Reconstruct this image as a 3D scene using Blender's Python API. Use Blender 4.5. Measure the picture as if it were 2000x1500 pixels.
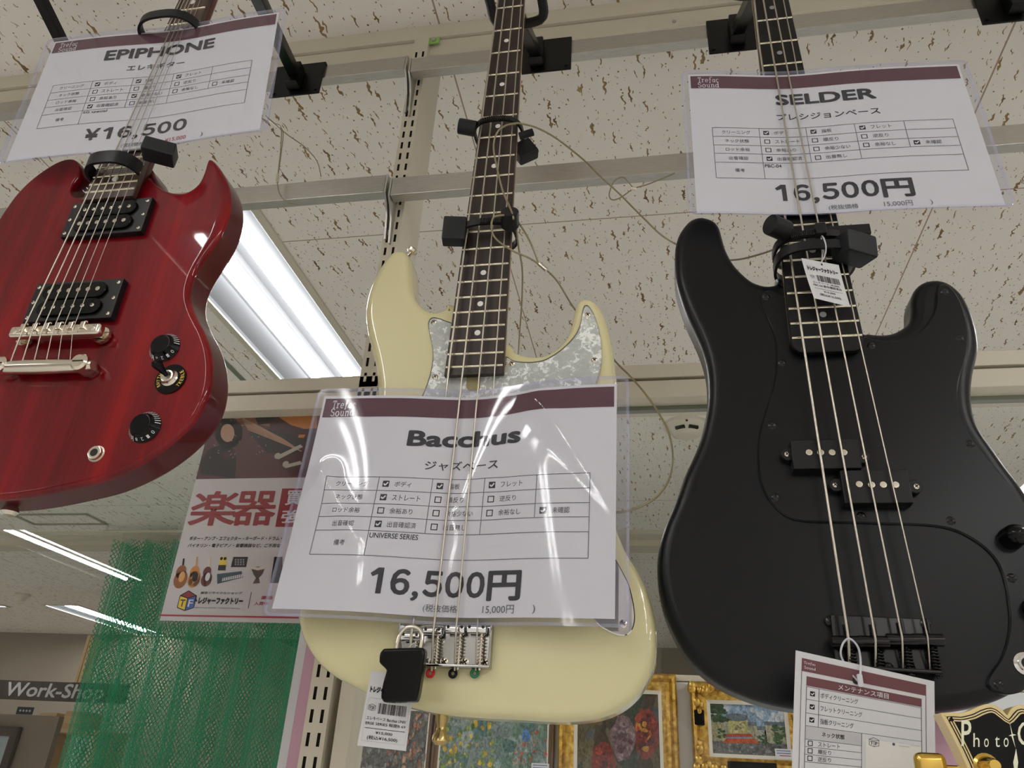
import bpy, bmesh, math, random
from mathutils import Vector, Matrix
from mathutils.geometry import delaunay_2d_cdt

S = bpy.context.scene
for _o in list(bpy.data.objects):
    bpy.data.objects.remove(_o)
RNG = random.Random(7)

# ------------------------------------------------------------------ camera, world, exposure
F_PX = 1521.7
PITCH, YAW, ROLL = 0.48487, 0.20033, 0.05807
EYE = Vector((0, 0, 1.5))
_cy, _sy = math.cos(YAW), math.sin(YAW)
FW = Vector((-_sy * math.cos(PITCH), _cy * math.cos(PITCH), math.sin(PITCH)))
_rt = Vector((_cy, _sy, 0))
_up = _rt.cross(FW)
RT = _rt * math.cos(ROLL) + _up * math.sin(ROLL)
UP = _up * math.cos(ROLL) - _rt * math.sin(ROLL)
cam = bpy.data.cameras.new('camera')
cam.sensor_fit = 'HORIZONTAL'
cam.sensor_width = 36.0
cam.lens = F_PX / 2000 * 36.0
cam.clip_start = 0.02
camo = bpy.data.objects.new('camera', cam)
S.collection.objects.link(camo)
camo.matrix_world = Matrix(((RT.x, UP.x, -FW.x, EYE.x), (RT.y, UP.y, -FW.y, EYE.y),
                            (RT.z, UP.z, -FW.z, EYE.z), (0, 0, 0, 1)))
S.camera = camo

w = bpy.data.worlds.new('world')
S.world = w
w.use_nodes = True
w.node_tree.nodes['Background'].inputs[0].default_value = (1.0, 0.95, 0.88, 1)
w.node_tree.nodes['Background'].inputs[1].default_value = 0.3
S.view_settings.view_transform = 'Standard'
S.view_settings.look = 'None'
S.view_settings.gamma = 1
S.view_settings.use_curve_mapping = False
S.view_settings.exposure = 0.92
S.cycles.transparent_max_bounces = 32
S.cycles.max_bounces = 8
TUBE_STRENGTH = 22.0

CEIL = 2.78            # ceiling height
PY = 0.93              # the display partition stands this far in front of the eye


def ray(x, y):
    d = RT * ((x - 1000) / F_PX) - UP * ((y - 750) / F_PX) + FW
    return d / d.y


def at(x, y, Y):
    """the point on the vertical plane Y (parallel to the partition) seen at pixel x, y of the survey photo"""
    return EYE + ray(x, y) * Y


def atz(x, y, z):
    d = ray(x, y)
    return EYE + d * ((z - EYE.z) / d.z)


# ------------------------------------------------------------------ materials
def mat(name, col, rough=0.5, metal=0.0, coat=0.0, spec=0.5, emit=None, strength=0):
    m = bpy.data.materials.new(name)
    m.use_nodes = True
    b = m.node_tree.nodes['Principled BSDF']
    b.inputs['Base Color'].default_value = (*col, 1)
    b.inputs['Roughness'].default_value = rough
    b.inputs['Metallic'].default_value = metal
    b.inputs['Coat Weight'].default_value = coat
    b.inputs['Coat Roughness'].default_value = 0.03
    b.inputs['Specular IOR Level'].default_value = spec
    if emit:
        b.inputs['Emission Color'].default_value = (*emit, 1)
        b.inputs['Emission Strength'].default_value = strength
    return m


def nodes(m):
    return m.node_tree.nodes, m.node_tree.links, m.node_tree.nodes['Principled BSDF']


def ramp(n, stops):
    r = n.new('ShaderNodeValToRGB')
    e = r.color_ramp.elements
    while len(e) < len(stops):
        e.new(0.5)
    for i, (p, c) in enumerate(stops):
        e[i].position = p
        e[i].color = (*c, 1)
    return r


def noise_mat(name, stops, scale, stretch=(1, 1, 1), rough=0.5, metal=0, coat=0, bump=0, detail=4, dist=0.3):
    m = mat(name, stops[0][1], rough, metal, coat)
    n, l, b = nodes(m)
    tc = n.new('ShaderNodeTexCoord')
    mp = n.new('ShaderNodeMapping')
    mp.inputs['Scale'].default_value = stretch
    nz = n.new('ShaderNodeTexNoise')
    nz.inputs['Scale'].default_value = scale
    nz.inputs['Detail'].default_value = detail
    nz.inputs['Distortion'].default_value = dist
    r = ramp(n, stops)
    l.new(tc.outputs['Object'], mp.inputs['Vector'])
    l.new(mp.outputs['Vector'], nz.inputs['Vector'])
    l.new(nz.outputs['Fac'], r.inputs['Fac'])
    l.new(r.outputs['Color'], b.inputs['Base Color'])
    if bump:
        bp = n.new('ShaderNodeBump')
        bp.inputs['Strength'].default_value = bump
        bp.inputs['Distance'].default_value = 0.003
        l.new(nz.outputs['Fac'], bp.inputs['Height'])
        l.new(bp.outputs['Normal'], b.inputs['Normal'])
    return m


def ceiling_mat():
    m = mat('acoustic_tile', (0.8, 0.75, 0.66), 0.9, spec=0.2)
    n, l, b = nodes(m)

    def math_(op, a, bb=None):
        x = n.new('ShaderNodeMath')
        x.operation = op
        for i, v in enumerate((a, bb)):
            if v is None:
                continue
            if isinstance(v, (int, float)):
                x.inputs[i].default_value = v
            else:
                l.new(v, x.inputs[i])
        return x.outputs[0]
    tc = n.new('ShaderNodeTexCoord')
    pos = tc.outputs['Object']
    nz = n.new('ShaderNodeTexNoise')
    nz.inputs['Scale'].default_value = 85
    nz.inputs['Detail'].default_value = 1
    l.new(pos, nz.inputs['Vector'])
    sub = n.new('ShaderNodeVectorMath'); sub.operation = 'SUBTRACT'
    l.new(nz.outputs['Color'], sub.inputs[0]); sub.inputs[1].default_value = (.5, .5, .5)
    mask = None
    #            scale vector   distort   max radius   share
    for (sx, sy, ds, rad, off) in ((23, 12, 0.017, 0.27, 0.0), (26, 14, 0.017, 0.21, 3.7), (38, 34, 0.005, 0.15, 8.1), (52, 47, 0.004, 0.12, 5.3)):
        sc = n.new('ShaderNodeVectorMath'); sc.operation = 'MULTIPLY'
        sc.inputs[1].default_value = (ds, ds * 0.45, 0)
        l.new(sub.outputs[0], sc.inputs[0])
        ad = n.new('ShaderNodeVectorMath'); ad.operation = 'ADD'
        l.new(pos, ad.inputs[0]); l.new(sc.outputs[0], ad.inputs[1])
        mp = n.new('ShaderNodeMapping')
        mp.inputs['Scale'].default_value = (sx, sy, 0)
        mp.inputs['Location'].default_value = (off, off * 1.7, 0)
        mp.inputs['Rotation'].default_value = (0, 0, 0.12)
        l.new(ad.outputs[0], mp.inputs['Vector'])
        v = n.new('ShaderNodeTexVoronoi')
        v.voronoi_dimensions = '2D'
        v.inputs['Scale'].default_value = 1
        l.new(mp.outputs[0], v.inputs['Vector'])
        if sx < 40:       # worm tracks: much longer than wide, so squeeze the metric across
            vx = n.new('ShaderNodeVectorMath'); vx.operation = 'SUBTRACT'
            l.new(mp.outputs[0], vx.inputs[0]); l.new(v.outputs['Position'], vx.inputs[1])
            sp = n.new('ShaderNodeSeparateXYZ'); l.new(vx.outputs[0], sp.inputs[0])
            dx = math_('MULTIPLY', sp.outputs[0], 2.9)
            dy = math_('MULTIPLY', sp.outputs[1], 0.72)
            d = math_('SQRT', math_('ADD', math_('MULTIPLY', dx, dx), math_('MULTIPLY', dy, dy)))
        else:
            d = v.outputs['Distance']
        rnd = n.new('ShaderNodeSeparateColor'); l.new(v.outputs['Color'], rnd.inputs[0])
        thr = math_('MULTIPLY', math_('SUBTRACT', rnd.outputs[0], 0.18), rad)
        k = math_('LESS_THAN', d, thr)
        mask = k if mask is None else math_('MAXIMUM', mask, k)
    # seams between the boards, 1.04 m apart both ways
    sp = n.new('ShaderNodeSeparateXYZ'); l.new(pos, sp.inputs[0])
    seam = None
    for o, base in ((sp.outputs[0], 0.67), (sp.outputs[1], 1.529)):
        q = math_('DIVIDE', math_('SUBTRACT', o, base), 1.04)
        fr = math_('ABSOLUTE', math_('SUBTRACT', q, math_('ROUND', q)))
        k = math_('LESS_THAN', fr, 0.0016)
        seam = k if seam is None else math_('MAXIMUM', seam, k)
    nb = n.new('ShaderNodeTexNoise'); nb.inputs['Scale'].default_value = 1.6; l.new(pos, nb.inputs['Vector'])
    rb = ramp(n, [(0.3, (0.87, 0.825, 0.755)), (0.7, (0.91, 0.87, 0.80))]); l.new(nb.outputs['Fac'], rb.inputs['Fac'])
    nc = n.new('ShaderNodeTexNoise'); nc.inputs['Scale'].default_value = 14; l.new(pos, nc.inputs['Vector'])
    rc = ramp(n, [(0.35, (0.20, 0.125, 0.06)), (0.7, (0.42, 0.285, 0.13))]); l.new(nc.outputs['Fac'], rc.inputs['Fac'])
    m1 = n.new('ShaderNodeMix'); m1.data_type = 'RGBA'
    l.new(mask, m1.inputs['Factor']); l.new(rb.outputs[0], m1.inputs['A']); l.new(rc.outputs[0], m1.inputs['B'])
    m2 = n.new('ShaderNodeMix'); m2.data_type = 'RGBA'
    l.new(seam, m2.inputs['Factor']); l.new(m1.outputs['Result'], m2.inputs['A']); m2.inputs['B'].default_value = (0.42, 0.32, 0.24, 1)
    l.new(m2.outputs['Result'], b.inputs['Base Color'])
    return m


def clear_mat(name, tint, film=0.0, gloss_rough=0.05, ior=1.45, filmcol=(0.9, 0.9, 0.95), boost=1.0):
    m = bpy.data.materials.new(name)
    m.use_nodes = True
    n, l = m.node_tree.nodes, m.node_tree.links
    n.clear()
    out = n.new('ShaderNodeOutputMaterial')
    tr = n.new('ShaderNodeBsdfTransparent'); tr.inputs[0].default_value = (*tint, 1)
    gl = n.new('ShaderNodeBsdfGlossy'); gl.inputs['Roughness'].default_value = gloss_rough
    fr = n.new('ShaderNodeFresnel'); fr.inputs['IOR'].default_value = ior
    df = n.new('ShaderNodeBsdfDiffuse'); df.inputs[0].default_value = (*filmcol, 1)
    m1 = n.new('ShaderNodeMixShader'); m1.inputs[0].default_value = film
    m2 = n.new('ShaderNodeMixShader')
    # only the outer skin reflects; the inner side of the thin film lets light straight out
    geo = n.new('ShaderNodeNewGeometry')
    front = n.new('ShaderNodeMath'); front.operation = 'SUBTRACT'; front.inputs[0].default_value = 1.0
    l.new(geo.outputs['Backfacing'], front.inputs[1])
    fk = n.new('ShaderNodeMath'); fk.operation = 'MULTIPLY'
    l.new(fr.outputs[0], fk.inputs[0]); l.new(front.outputs[0], fk.inputs[1])
    l.new(tr.outputs[0], m1.inputs[1]); l.new(df.outputs[0], m1.inputs[2])
    l.new(fk.outputs[0], m2.inputs[0]); l.new(m1.outputs[0], m2.inputs[1]); l.new(gl.outputs[0], m2.inputs[2])
    l.new(m2.outputs[0], out.inputs[0])
    return m


def net_mat():
    m = bpy.data.materials.new('green_netting')
    m.use_nodes = True
    n, l = m.node_tree.nodes, m.node_tree.links
    n.clear()

    def math_(op, a, bb=None):
        x = n.new('ShaderNodeMath'); x.operation = op
        for i, v in enumerate((a, bb)):
            if v is None: continue
            if isinstance(v, (int, float)): x.inputs[i].default_value = v
            else: l.new(v, x.inputs[i])
        return x.outputs[0]
    uv = n.new('ShaderNodeUVMap')
    nz = n.new('ShaderNodeTexNoise'); nz.inputs['Scale'].default_value = 5
    l.new(uv.outputs[0], nz.inputs['Vector'])
    mx = n.new('ShaderNodeVectorMath'); mx.operation = 'SCALE'; mx.inputs['Scale'].default_value = 0.03
    l.new(nz.outputs['Color'], mx.inputs[0])
    ad = n.new('ShaderNodeVectorMath'); ad.operation = 'ADD'; l.new(uv.outputs[0], ad.inputs[0]); l.new(mx.outputs[0], ad.inputs[1])
    sp = n.new('ShaderNodeSeparateXYZ'); l.new(ad.outputs[0], sp.inputs[0])
    p = 0.029
    mask = None
    for s in (1, -1):
        q = math_('DIVIDE', math_('ADD', math_('MULTIPLY', sp.outputs[0], s * 1.7), sp.outputs[1]), p)
        fr = math_('ABSOLUTE', math_('SUBTRACT', q, math_('ROUND', q)))
        k = math_('LESS_THAN', fr, 0.11)
        mask = k if mask is None else math_('MAXIMUM', mask, k)
    df = n.new('ShaderNodeBsdfDiffuse'); df.inputs[0].default_value = (0.035, 0.42, 0.22, 1)
    tl = n.new('ShaderNodeBsdfTranslucent'); tl.inputs[0].default_value = (0.035, 0.42, 0.22, 1)
    md = n.new('ShaderNodeMixShader'); md.inputs[0].default_value = 0.35
    l.new(df.outputs[0], md.inputs[1]); l.new(tl.outputs[0], md.inputs[2])
    tr = n.new('ShaderNodeBsdfTransparent')
    ms = n.new('ShaderNodeMixShader')
    l.new(mask, ms.inputs[0]); l.new(tr.outputs[0], ms.inputs[1]); l.new(md.outputs[0], ms.inputs[2])
    out = n.new('ShaderNodeOutputMaterial'); l.new(ms.outputs[0], out.inputs[0])
    return m


def pearl_mat():
    m = mat('pearloid', (0.7, 0.72, 0.7), 0.22, coat=0.5)
    n, l, b = nodes(m)
    tc = n.new('ShaderNodeTexCoord')
    nz = n.new('ShaderNodeTexNoise'); nz.inputs['Scale'].default_value = 90; nz.inputs['Detail'].default_value = 3
    l.new(tc.outputs['Object'], nz.inputs['Vector'])
    mp = n.new('ShaderNodeMix'); mp.data_type = 'VECTOR'; mp.inputs['Factor'].default_value = 0.035
    l.new(tc.outputs['Object'], mp.inputs['A']); l.new(nz.outputs['Color'], mp.inputs['B'])
    v = n.new('ShaderNodeTexVoronoi'); v.inputs['Scale'].default_value = 105
    l.new(mp.outputs['Result'], v.inputs['Vector'])
    s = n.new('ShaderNodeSeparateColor'); l.new(v.outputs['Color'], s.inputs[0])
    v2 = n.new('ShaderNodeTexVoronoi'); v2.inputs['Scale'].default_value = 230
    l.new(mp.outputs['Result'], v2.inputs['Vector'])
    s2 = n.new('ShaderNodeSeparateColor'); l.new(v2.outputs['Color'], s2.inputs[0])
    a = n.new('ShaderNodeMath'); a.operation = 'MULTIPLY_ADD'; a.inputs[1].default_value = 0.6
    b2 = n.new('ShaderNodeMath'); b2.operation = 'MULTIPLY'; b2.inputs[1].default_value = 0.4; l.new(s2.outputs[1], b2.inputs[0])
    l.new(s.outputs[0], a.inputs[0]); l.new(b2.outputs[0], a.inputs[2])
    r = ramp(n, [(0.25, (0.44, 0.46, 0.435)), (0.55, (0.49, 0.51, 0.485)), (0.66, (0.56, 0.58, 0.55)), (0.80, (0.88, 0.90, 0.87))])
    l.new(a.outputs[0], r.inputs['Fac']); l.new(r.outputs[0], b.inputs['Base Color'])
    return m


def red_wood_mat():
    m = mat('cherry_lacquer', (0.3, 0, 0.01), 0.35, coat=0.6, spec=0.05)
    n, l, b = nodes(m)
    tc = n.new('ShaderNodeTexCoord')
    mp = n.new('ShaderNodeMapping'); mp.inputs['Scale'].default_value = (28, 8, 2.2); mp.inputs['Rotation'].default_value = (0, 0.06, 0)
    nz = n.new('ShaderNodeTexNoise'); nz.inputs['Scale'].default_value = 1; nz.inputs['Detail'].default_value = 5; nz.inputs['Distortion'].default_value = 0.5
    l.new(tc.outputs['Object'], mp.inputs[0]); l.new(mp.outputs[0], nz.inputs['Vector'])
    mp2 = n.new('ShaderNodeMapping'); mp2.inputs['Scale'].default_value = (420, 60, 16)
    n2 = n.new('ShaderNodeTexNoise'); n2.inputs['Scale'].default_value = 1; n2.inputs['Detail'].default_value = 2
    l.new(tc.outputs['Object'], mp2.inputs[0]); l.new(mp2.outputs[0], n2.inputs['Vector'])
    a = n.new('ShaderNodeMath'); a.operation = 'MULTIPLY_ADD'; a.inputs[1].default_value = 0.28
    l.new(n2.outputs['Fac'], a.inputs[0]); l.new(nz.outputs['Fac'], a.inputs[2])
    r = ramp(n, [(0.42, (0.085, 0.0012, 0.0035)), (0.64, (0.155, 0.002, 0.006)), (0.86, (0.25, 0.004, 0.007))])
    l.new(a.outputs[0], r.inputs['Fac']); l.new(r.outputs[0], b.inputs['Base Color'])
    return m


M = {}
M['ceiling'] = ceiling_mat()
M['floor'] = noise_mat('floor_vinyl', [(0.3, (0.86, 0.845, 0.82)), (0.7, (0.91, 0.895, 0.87))], 3, rough=0.35)
M['wall'] = mat('wall_paint', (0.85, 0.83, 0.79), 0.8)
M['taupe'] = mat('taupe_paint', (0.36, 0.31, 0.25), 0.8)
M['cream_metal'] = mat('cream_painted_metal', (0.66, 0.61, 0.49), 0.42)
M['dark'] = mat('dark_gap', (0.02, 0.016, 0.012), 0.8)
M['groove'] = mat('groove_shadow_gap', (0.30, 0.27, 0.20), 0.7)
M['glass_edge'] = mat('green_glass_edge', (0.22, 0.235, 0.195), 0.3)
M['alu'] = noise_mat('brushed_aluminium', [(0.3, (0.42, 0.40, 0.36)), (0.7, (0.54, 0.52, 0.48))], 40, (1, 30, 30), 0.36, 0.9)
M['steel'] = mat('satin_steel', (0.55, 0.54, 0.51), 0.4, 1.0)
M['chrome'] = mat('chrome', (0.80, 0.80, 0.80), 0.07, 1.0)
M['nickel'] = mat('aged_nickel', (0.74, 0.68, 0.58), 0.16, 1.0)
M['nickel_string'] = mat('wound_string', (0.50, 0.455, 0.38), 0.34, 1.0)
M['fret'] = mat('fret_wire', (0.72, 0.67, 0.52), 0.22, 1.0)
M['chrome_plate'] = mat('chrome_plate', (0.42, 0.42, 0.41), 0.12, 1.0)
M['brass'] = mat('brass', (0.50, 0.37, 0.16), 0.25, 1.0)
M['gold_metal'] = mat('gold_plating', (0.78, 0.52, 0.12), 0.2, 1.0)
M['black_plastic'] = mat('black_plastic', (0.006, 0.006, 0.0065), 0.42, spec=0.3)
M['black_gloss'] = mat('gloss_black_plastic', (0.0025, 0.0025, 0.003), 0.16, spec=0.22)
M['black_metal'] = mat('black_powder_coat', (0.003, 0.003, 0.003), 0.3, spec=0.25)
M['black_hw'] = mat('black_hardware', (0.004, 0.004, 0.005), 0.2, spec=0.4)
M['satin_black'] = mat('satin_black_lacquer', (0.0036, 0.0041, 0.0054), 0.33, spec=0.25)
M['guard_black'] = mat('matte_black_guard', (0.0036, 0.0042, 0.0056), 0.28, spec=0.27)
M['slate_plastic'] = mat('slate_plastic', (0.010, 0.0115, 0.014), 0.45, spec=0.35)
M['cream_lacquer'] = mat('cream_lacquer', (0.665, 0.61, 0.345), 0.3, coat=1.0, spec=0.2)
M['red'] = red_wood_mat()
M['red_dark'] = mat('dark_red_neck_and_side_shade', (0.080, 0.003, 0.007), 0.3, coat=0.5, spec=0.08)  # neck and heel colour; on the body sides it stands in for shade
M['pearl'] = pearl_mat()
M['rosewood'] = noise_mat('rosewood', [(0.3, (0.011, 0.0055, 0.0045)), (0.6, (0.024, 0.0115, 0.008)), (0.8, (0.045, 0.023, 0.015))], 1, (260, 40, 9), 0.42, detail=3)
M['rosewood_red'] = noise_mat('rosewood_brown', [(0.3, (0.028, 0.014, 0.010)), (0.6, (0.060, 0.032, 0.023)), (0.8, (0.095, 0.055, 0.04))], 1, (260, 40, 9), 0.42, detail=3)
M['ebony'] = mat('black_fretboard', (0.005, 0.0045, 0.005), 0.4, spec=0.3)
M['maple'] = mat('maple_neck', (0.72, 0.47, 0.23), 0.25, coat=0.6)
M['dot'] = mat('pearl_dot', (0.82, 0.82, 0.78), 0.25)
M['dot_grey'] = mat('grey_dot', (0.32, 0.31, 0.30), 0.35)
M['guard_edge'] = mat('guard_bevel_edge', (0.06, 0.06, 0.05), 0.4)
M['paper'] = mat('white_paper', (0.645, 0.64, 0.65), 0.75, spec=0.2)
M['maroon'] = mat('maroon_print', (0.085, 0.022, 0.032), 0.6, spec=0.2)
M['maroon_soft'] = mat('soft_maroon_print', (0.165, 0.070, 0.078), 0.6, spec=0.2)
M['ink'] = mat('black_ink', (0.018, 0.015, 0.018), 0.6, spec=0.2)
M['ink_grey'] = mat('grey_ink', (0.11, 0.105, 0.12), 0.6, spec=0.2)
M['ink_white'] = mat('white_print', (0.66, 0.64, 0.65), 0.6)
M['ink_red'] = mat('red_ink', (0.42, 0.03, 0.05), 0.6)
M['poster_red'] = mat('poster_red_ink', (0.29, 0.010, 0.017), 0.45)
M['ghost'] = mat('show_through_grey', (0.58, 0.52, 0.52), 0.6)
M['pale_grey'] = mat('pale_grey_print', (0.50, 0.49, 0.50), 0.6)
M['yellow'] = mat('yellow_print', (0.85, 0.62, 0.05), 0.5)
M['pink'] = mat('pink_paper', (0.60, 0.36, 0.45), 0.7)
M['poster_paper'] = mat('laminated_poster_paper', (0.62, 0.575, 0.565), 0.3, coat=0.3)
M['sleeve'] = clear_mat('clear_card_sleeve', (0.955, 0.955, 0.985), 0.03, 0.06, 1.5, (0.75, 0.75, 0.95))
M['sleeve_edge'] = clear_mat('sleeve_welded_edge', (0.90, 0.90, 0.97), 0.15, 0.08, 1.5, (0.66, 0.66, 0.85))
M['lamina'] = clear_mat('laminate', (0.98, 0.985, 0.99), 0.012, 0.08, 1.5)
M['glass'] = clear_mat('partition_glass', (0.965, 0.975, 0.965), 0.0, 0.0, 1.5)
M['fishline'] = clear_mat('nylon_loop', (0.75, 0.75, 0.78), 0.6, 0.1, 1.5)
M['cable'] = mat('plastic_coated_cable', (0.24, 0.20, 0.10), 0.3, coat=0.4)
M['tube'] = mat('lit_led_tube', (1, 1, 1), 0.5, emit=(1.0, 0.99, 0.98), strength=TUBE_STRENGTH)
M['reflector'] = mat('grey_white_reflector', (0.075, 0.078, 0.082), 0.7, spec=0.02)
M['net'] = net_mat()
M['gold_frame'] = noise_mat('gilded_moulding', [(0.3, (0.32, 0.17, 0.025)), (0.55, (0.62, 0.37, 0.07)), (0.75, (0.80, 0.56, 0.18))], 55, (1, 1, 1), 0.32, 0.75, bump=0.9, detail=3)
M['linen'] = mat('linen_slip', (0.72, 0.66, 0.58), 0.8)
M['wood'] = noise_mat('brown_frame_wood', [(0.3, (0.10, 0.05, 0.025)), (0.7, (0.20, 0.11, 0.055))], 1, (60, 60, 6), 0.45)
M['dark_wood'] = noise_mat('dark_wood', [(0.3, (0.035, 0.022, 0.016)), (0.7, (0.085, 0.055, 0.04))], 1, (40, 40, 5), 0.5)
M['card'] = mat('cardboard', (0.56, 0.40, 0.22), 0.8)
M['bamboo'] = mat('pale_timber', (0.66, 0.47, 0.24), 0.6)
M['panel'] = mat('white_display_panel', (0.70, 0.71, 0.73), 0.5)
M['binding'] = mat('cream_binding', (0.74, 0.58, 0.28), 0.35, coat=0.4)
M['letter_cream'] = mat('cream_lettering', (0.80, 0.79, 0.60), 0.5)
M['detector'] = mat('detector_plastic', (0.76, 0.71, 0.60), 0.5)
M['green_tab'] = mat('green_bolt_tab', (0.30, 0.55, 0.12), 0.5)
M['felt_red'] = mat('red_plastic_ring', (0.5, 0.015, 0.015), 0.4)
M['felt_green'] = mat('green_plastic_ring', (0.01, 0.16, 0.07), 0.4)


def plain(name, c, rough=0.6):
    if name not in M:
        M[name] = mat(name, c, rough)
    return M[name]


# ------------------------------------------------------------------ mesh helpers
def wloc(o):
    v = Vector((0, 0, 0))
    while o:
        v += o.location
        o = o.parent
    return v


def obj(name, bm, mats, parent=None, smooth=40, base=None):
    """links a bmesh built in world coordinates as one mesh object"""
    if not isinstance(mats, (list, tuple)):
        mats = [mats]
    bmesh.ops.recalc_face_normals(bm, faces=bm.faces) if smooth is not None else None
    off = wloc(parent) if parent else (base or Vector((0, 0, 0)))
    if parent is None and base is None and len(bm.verts):
        xs = [v.co for v in bm.verts]
        off = Vector((sum(p.x for p in xs) / len(xs), sum(p.y for p in xs) / len(xs), min(p.z for p in xs)))
    for v in bm.verts:
        v.co -= off
    me = bpy.data.meshes.new(name)
    bm.to_mesh(me)
    bm.free()
    for m in mats:
        me.materials.append(m)
    if smooth is not None:
        me.shade_smooth()
        me.set_sharp_from_angle(angle=math.radians(smooth))
    o = bpy.data.objects.new(name, me)
    S.collection.objects.link(o)
    if smooth is not None:
        wn = o.modifiers.new('weighted_normals', 'WEIGHTED_NORMAL')
        wn.mode = 'FACE_AREA'
        wn.weight = 90
        wn.keep_sharp = True
    if parent:
        o.parent = parent
    else:
        o.location = off
    return o


def tag(o, label, cat, group=None):
    o['label'] = label
    o['category'] = cat
    if group:
        o['group'] = group
    return o


def thing(name, label, cat, loc, group=None):
    o = bpy.data.objects.new(name, None)
    S.collection.objects.link(o)
    o.location = loc
    o.empty_display_size = 0.03
    return tag(o, label, cat, group)


def struct(name, bm, mats, smooth=30, parent=None):
    o = obj(name, bm, mats, parent, smooth)
    if parent is None:
        o['kind'] = 'structure'
    return o


def quad(bm, pts, mi=0):
    f = bm.faces.new([bm.verts.new(p) for p in pts])
    f.material_index = mi
    return f


def box(bm, c, s, rot=None, bev=0.0, mi=0, seg=2):
    g = bmesh.ops.create_cube(bm, size=1)
    vs = g['verts']
    for v in vs:
        v.co = Vector((v.co.x * s[0], v.co.y * s[1], v.co.z * s[2]))
    fs = set(f for v in vs for f in v.link_faces)
    if bev:
        es = set(e for v in vs for e in v.link_edges)
        r = bmesh.ops.bevel(bm, geom=list(es), offset=bev, segments=seg, profile=0.5, affect='EDGES')
        fs = set(r['faces']) | set(f for f in fs if f.is_valid)
        vs = list(set(v for f in fs for v in f.verts))
    mx = Matrix.Translation(Vector(c))
    if rot is not None:
        mx = mx @ rot.to_4x4()
    for v in vs:
        v.co = mx @ v.co
    for f in fs:
        if f.is_valid:
            f.material_index = mi


def cyl(bm, p0, p1, r0, r1=None, seg=16, mi=0, bev=0.0):
    p0, p1 = Vector(p0), Vector(p1)
    r1 = r0 if r1 is None else r1
    ax = (p1 - p0).normalized()
    L = (p1 - p0).length
    if bev:
        b = bev
        return lathe(bm, p0, ax, [(0, r0 - b), (b * .3, r0 - b * .3), (b, r0), (L - b, r1), (L - b * .3, r1 - b * .3), (L, r1 - b)], seg, mi)
    return lathe(bm, p0, ax, [(0, r0), (L, r1)], seg, mi)


def lathe(bm, p0, ax, prof, seg=20, mi=0):
    """prof: list of (distance along axis, radius); both ends capped"""
    ax = Vector(ax).normalized()
    t = Vector((0, 0, 1)) if abs(ax.z) < 0.9 else Vector((1, 0, 0))
    u = ax.cross(t).normalized()
    v = ax.cross(u)
    rings = []
    for d, r in prof:
        rings.append([bm.verts.new(Vector(p0) + ax * d + (u * math.cos(a) + v * math.sin(a)) * max(r, 1e-5))
                      for a in (2 * math.pi * i / seg for i in range(seg))])
    for a, b in zip(rings, rings[1:]):
        for i in range(seg):
            f = bm.faces.new((a[i], a[(i + 1) % seg], b[(i + 1) % seg], b[i]))
            f.material_index = mi
    f = bm.faces.new(rings[0]); f.material_index = mi
    f = bm.faces.new(list(reversed(rings[-1]))); f.material_index = mi


def catmull(pts, closed=False, n=8):
    P = [Vector(p) for p in pts]
    N = len(P)
    out = []
    for i in range(N if closed else N - 1):
        g = lambda k: P[k % N] if closed else P[min(max(k, 0), N - 1)]
        p0, p1, p2, p3 = g(i - 1), g(i), g(i + 1), g(i + 2)
        for j in range(n):
            t = j / n
            out.append(0.5 * ((2 * p1) + (p2 - p0) * t + (2 * p0 - 5 * p1 + 4 * p2 - p3) * t * t + (3 * p1 - p0 - 3 * p2 + p3) * t ** 3))
    if not closed:
        out.append(P[-1])
    return out


def tube(bm, pts, r, seg=8, mi=0, closed=False, radii=None):
    P = [Vector(p) for p in pts]
    N = len(P)
    prev = None
    rings = []
    for i in range(N):
        a = P[(i - 1) % N] if (closed or i > 0) else P[i]
        b = P[(i + 1) % N] if (closed or i < N - 1) else P[i]
        t = (b - a).normalized()
        if prev is None:
            h = Vector((0, 0, 1)) if abs(t.z) < 0.9 else Vector((1, 0, 0))
            prev = t.cross(h).normalized()
        u = (prev - t * prev.dot(t)).normalized()
        prev = u
        v = t.cross(u)
        rr = radii[i] if radii else r
        rings.append([bm.verts.new(P[i] + (u * math.cos(k) + v * math.sin(k)) * rr) for k in (2 * math.pi * j / seg for j in range(seg))])
    pairs = list(zip(rings, rings[1:]))
    if closed:
        pairs.append((rings[-1], rings[0]))
    for a, b in pairs:
        for i in range(seg):
            f = bm.faces.new((a[i], a[(i + 1) % seg], b[(i + 1) % seg], b[i]))
            f.material_index = mi
    if not closed:
        for rg in (rings[0], rings[-1]):
            bm.faces.new(rg).material_index = mi


def prism(bm, poly, y0, y1, mi=0, bev=0.0):
    """poly of (x, z); extruded from y0 (front) to y1 with an optional small front chamfer"""
    N = len(poly)
    area = sum(poly[i][0] * poly[(i + 1) % N][1] - poly[(i + 1) % N][0] * poly[i][1] for i in range(N))
    sg = 1 if area > 0 else -1
    rings = []

    def ring(off, y):
        o = []
        for i in range(N):
            a, b = Vector(poly[i - 1]), Vector(poly[(i + 1) % N])
            t = (b - a).normalized()
            nrm = Vector((-t.y, t.x)) * sg
            o.append(bm.verts.new((poly[i][0] + nrm.x * off, y, poly[i][1] + nrm.y * off)))
        return o
    if bev:
        rings = [ring(bev, y0), ring(0, y0 + bev), ring(0, y1)]
    else:
        rings = [ring(0, y0), ring(0, y1)]
    for a, b in zip(rings, rings[1:]):
        for i in range(N):
            bm.faces.new((a[i], a[(i + 1) % N], b[(i + 1) % N], b[i])).material_index = mi
    if N > 30:
        for rg in (rings[0], rings[-1]):
            cap(bm, rg, mi)
    else:
        bm.faces.new(rings[0]).material_index = mi
        bm.faces.new(list(reversed(rings[-1]))).material_index = mi


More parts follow.
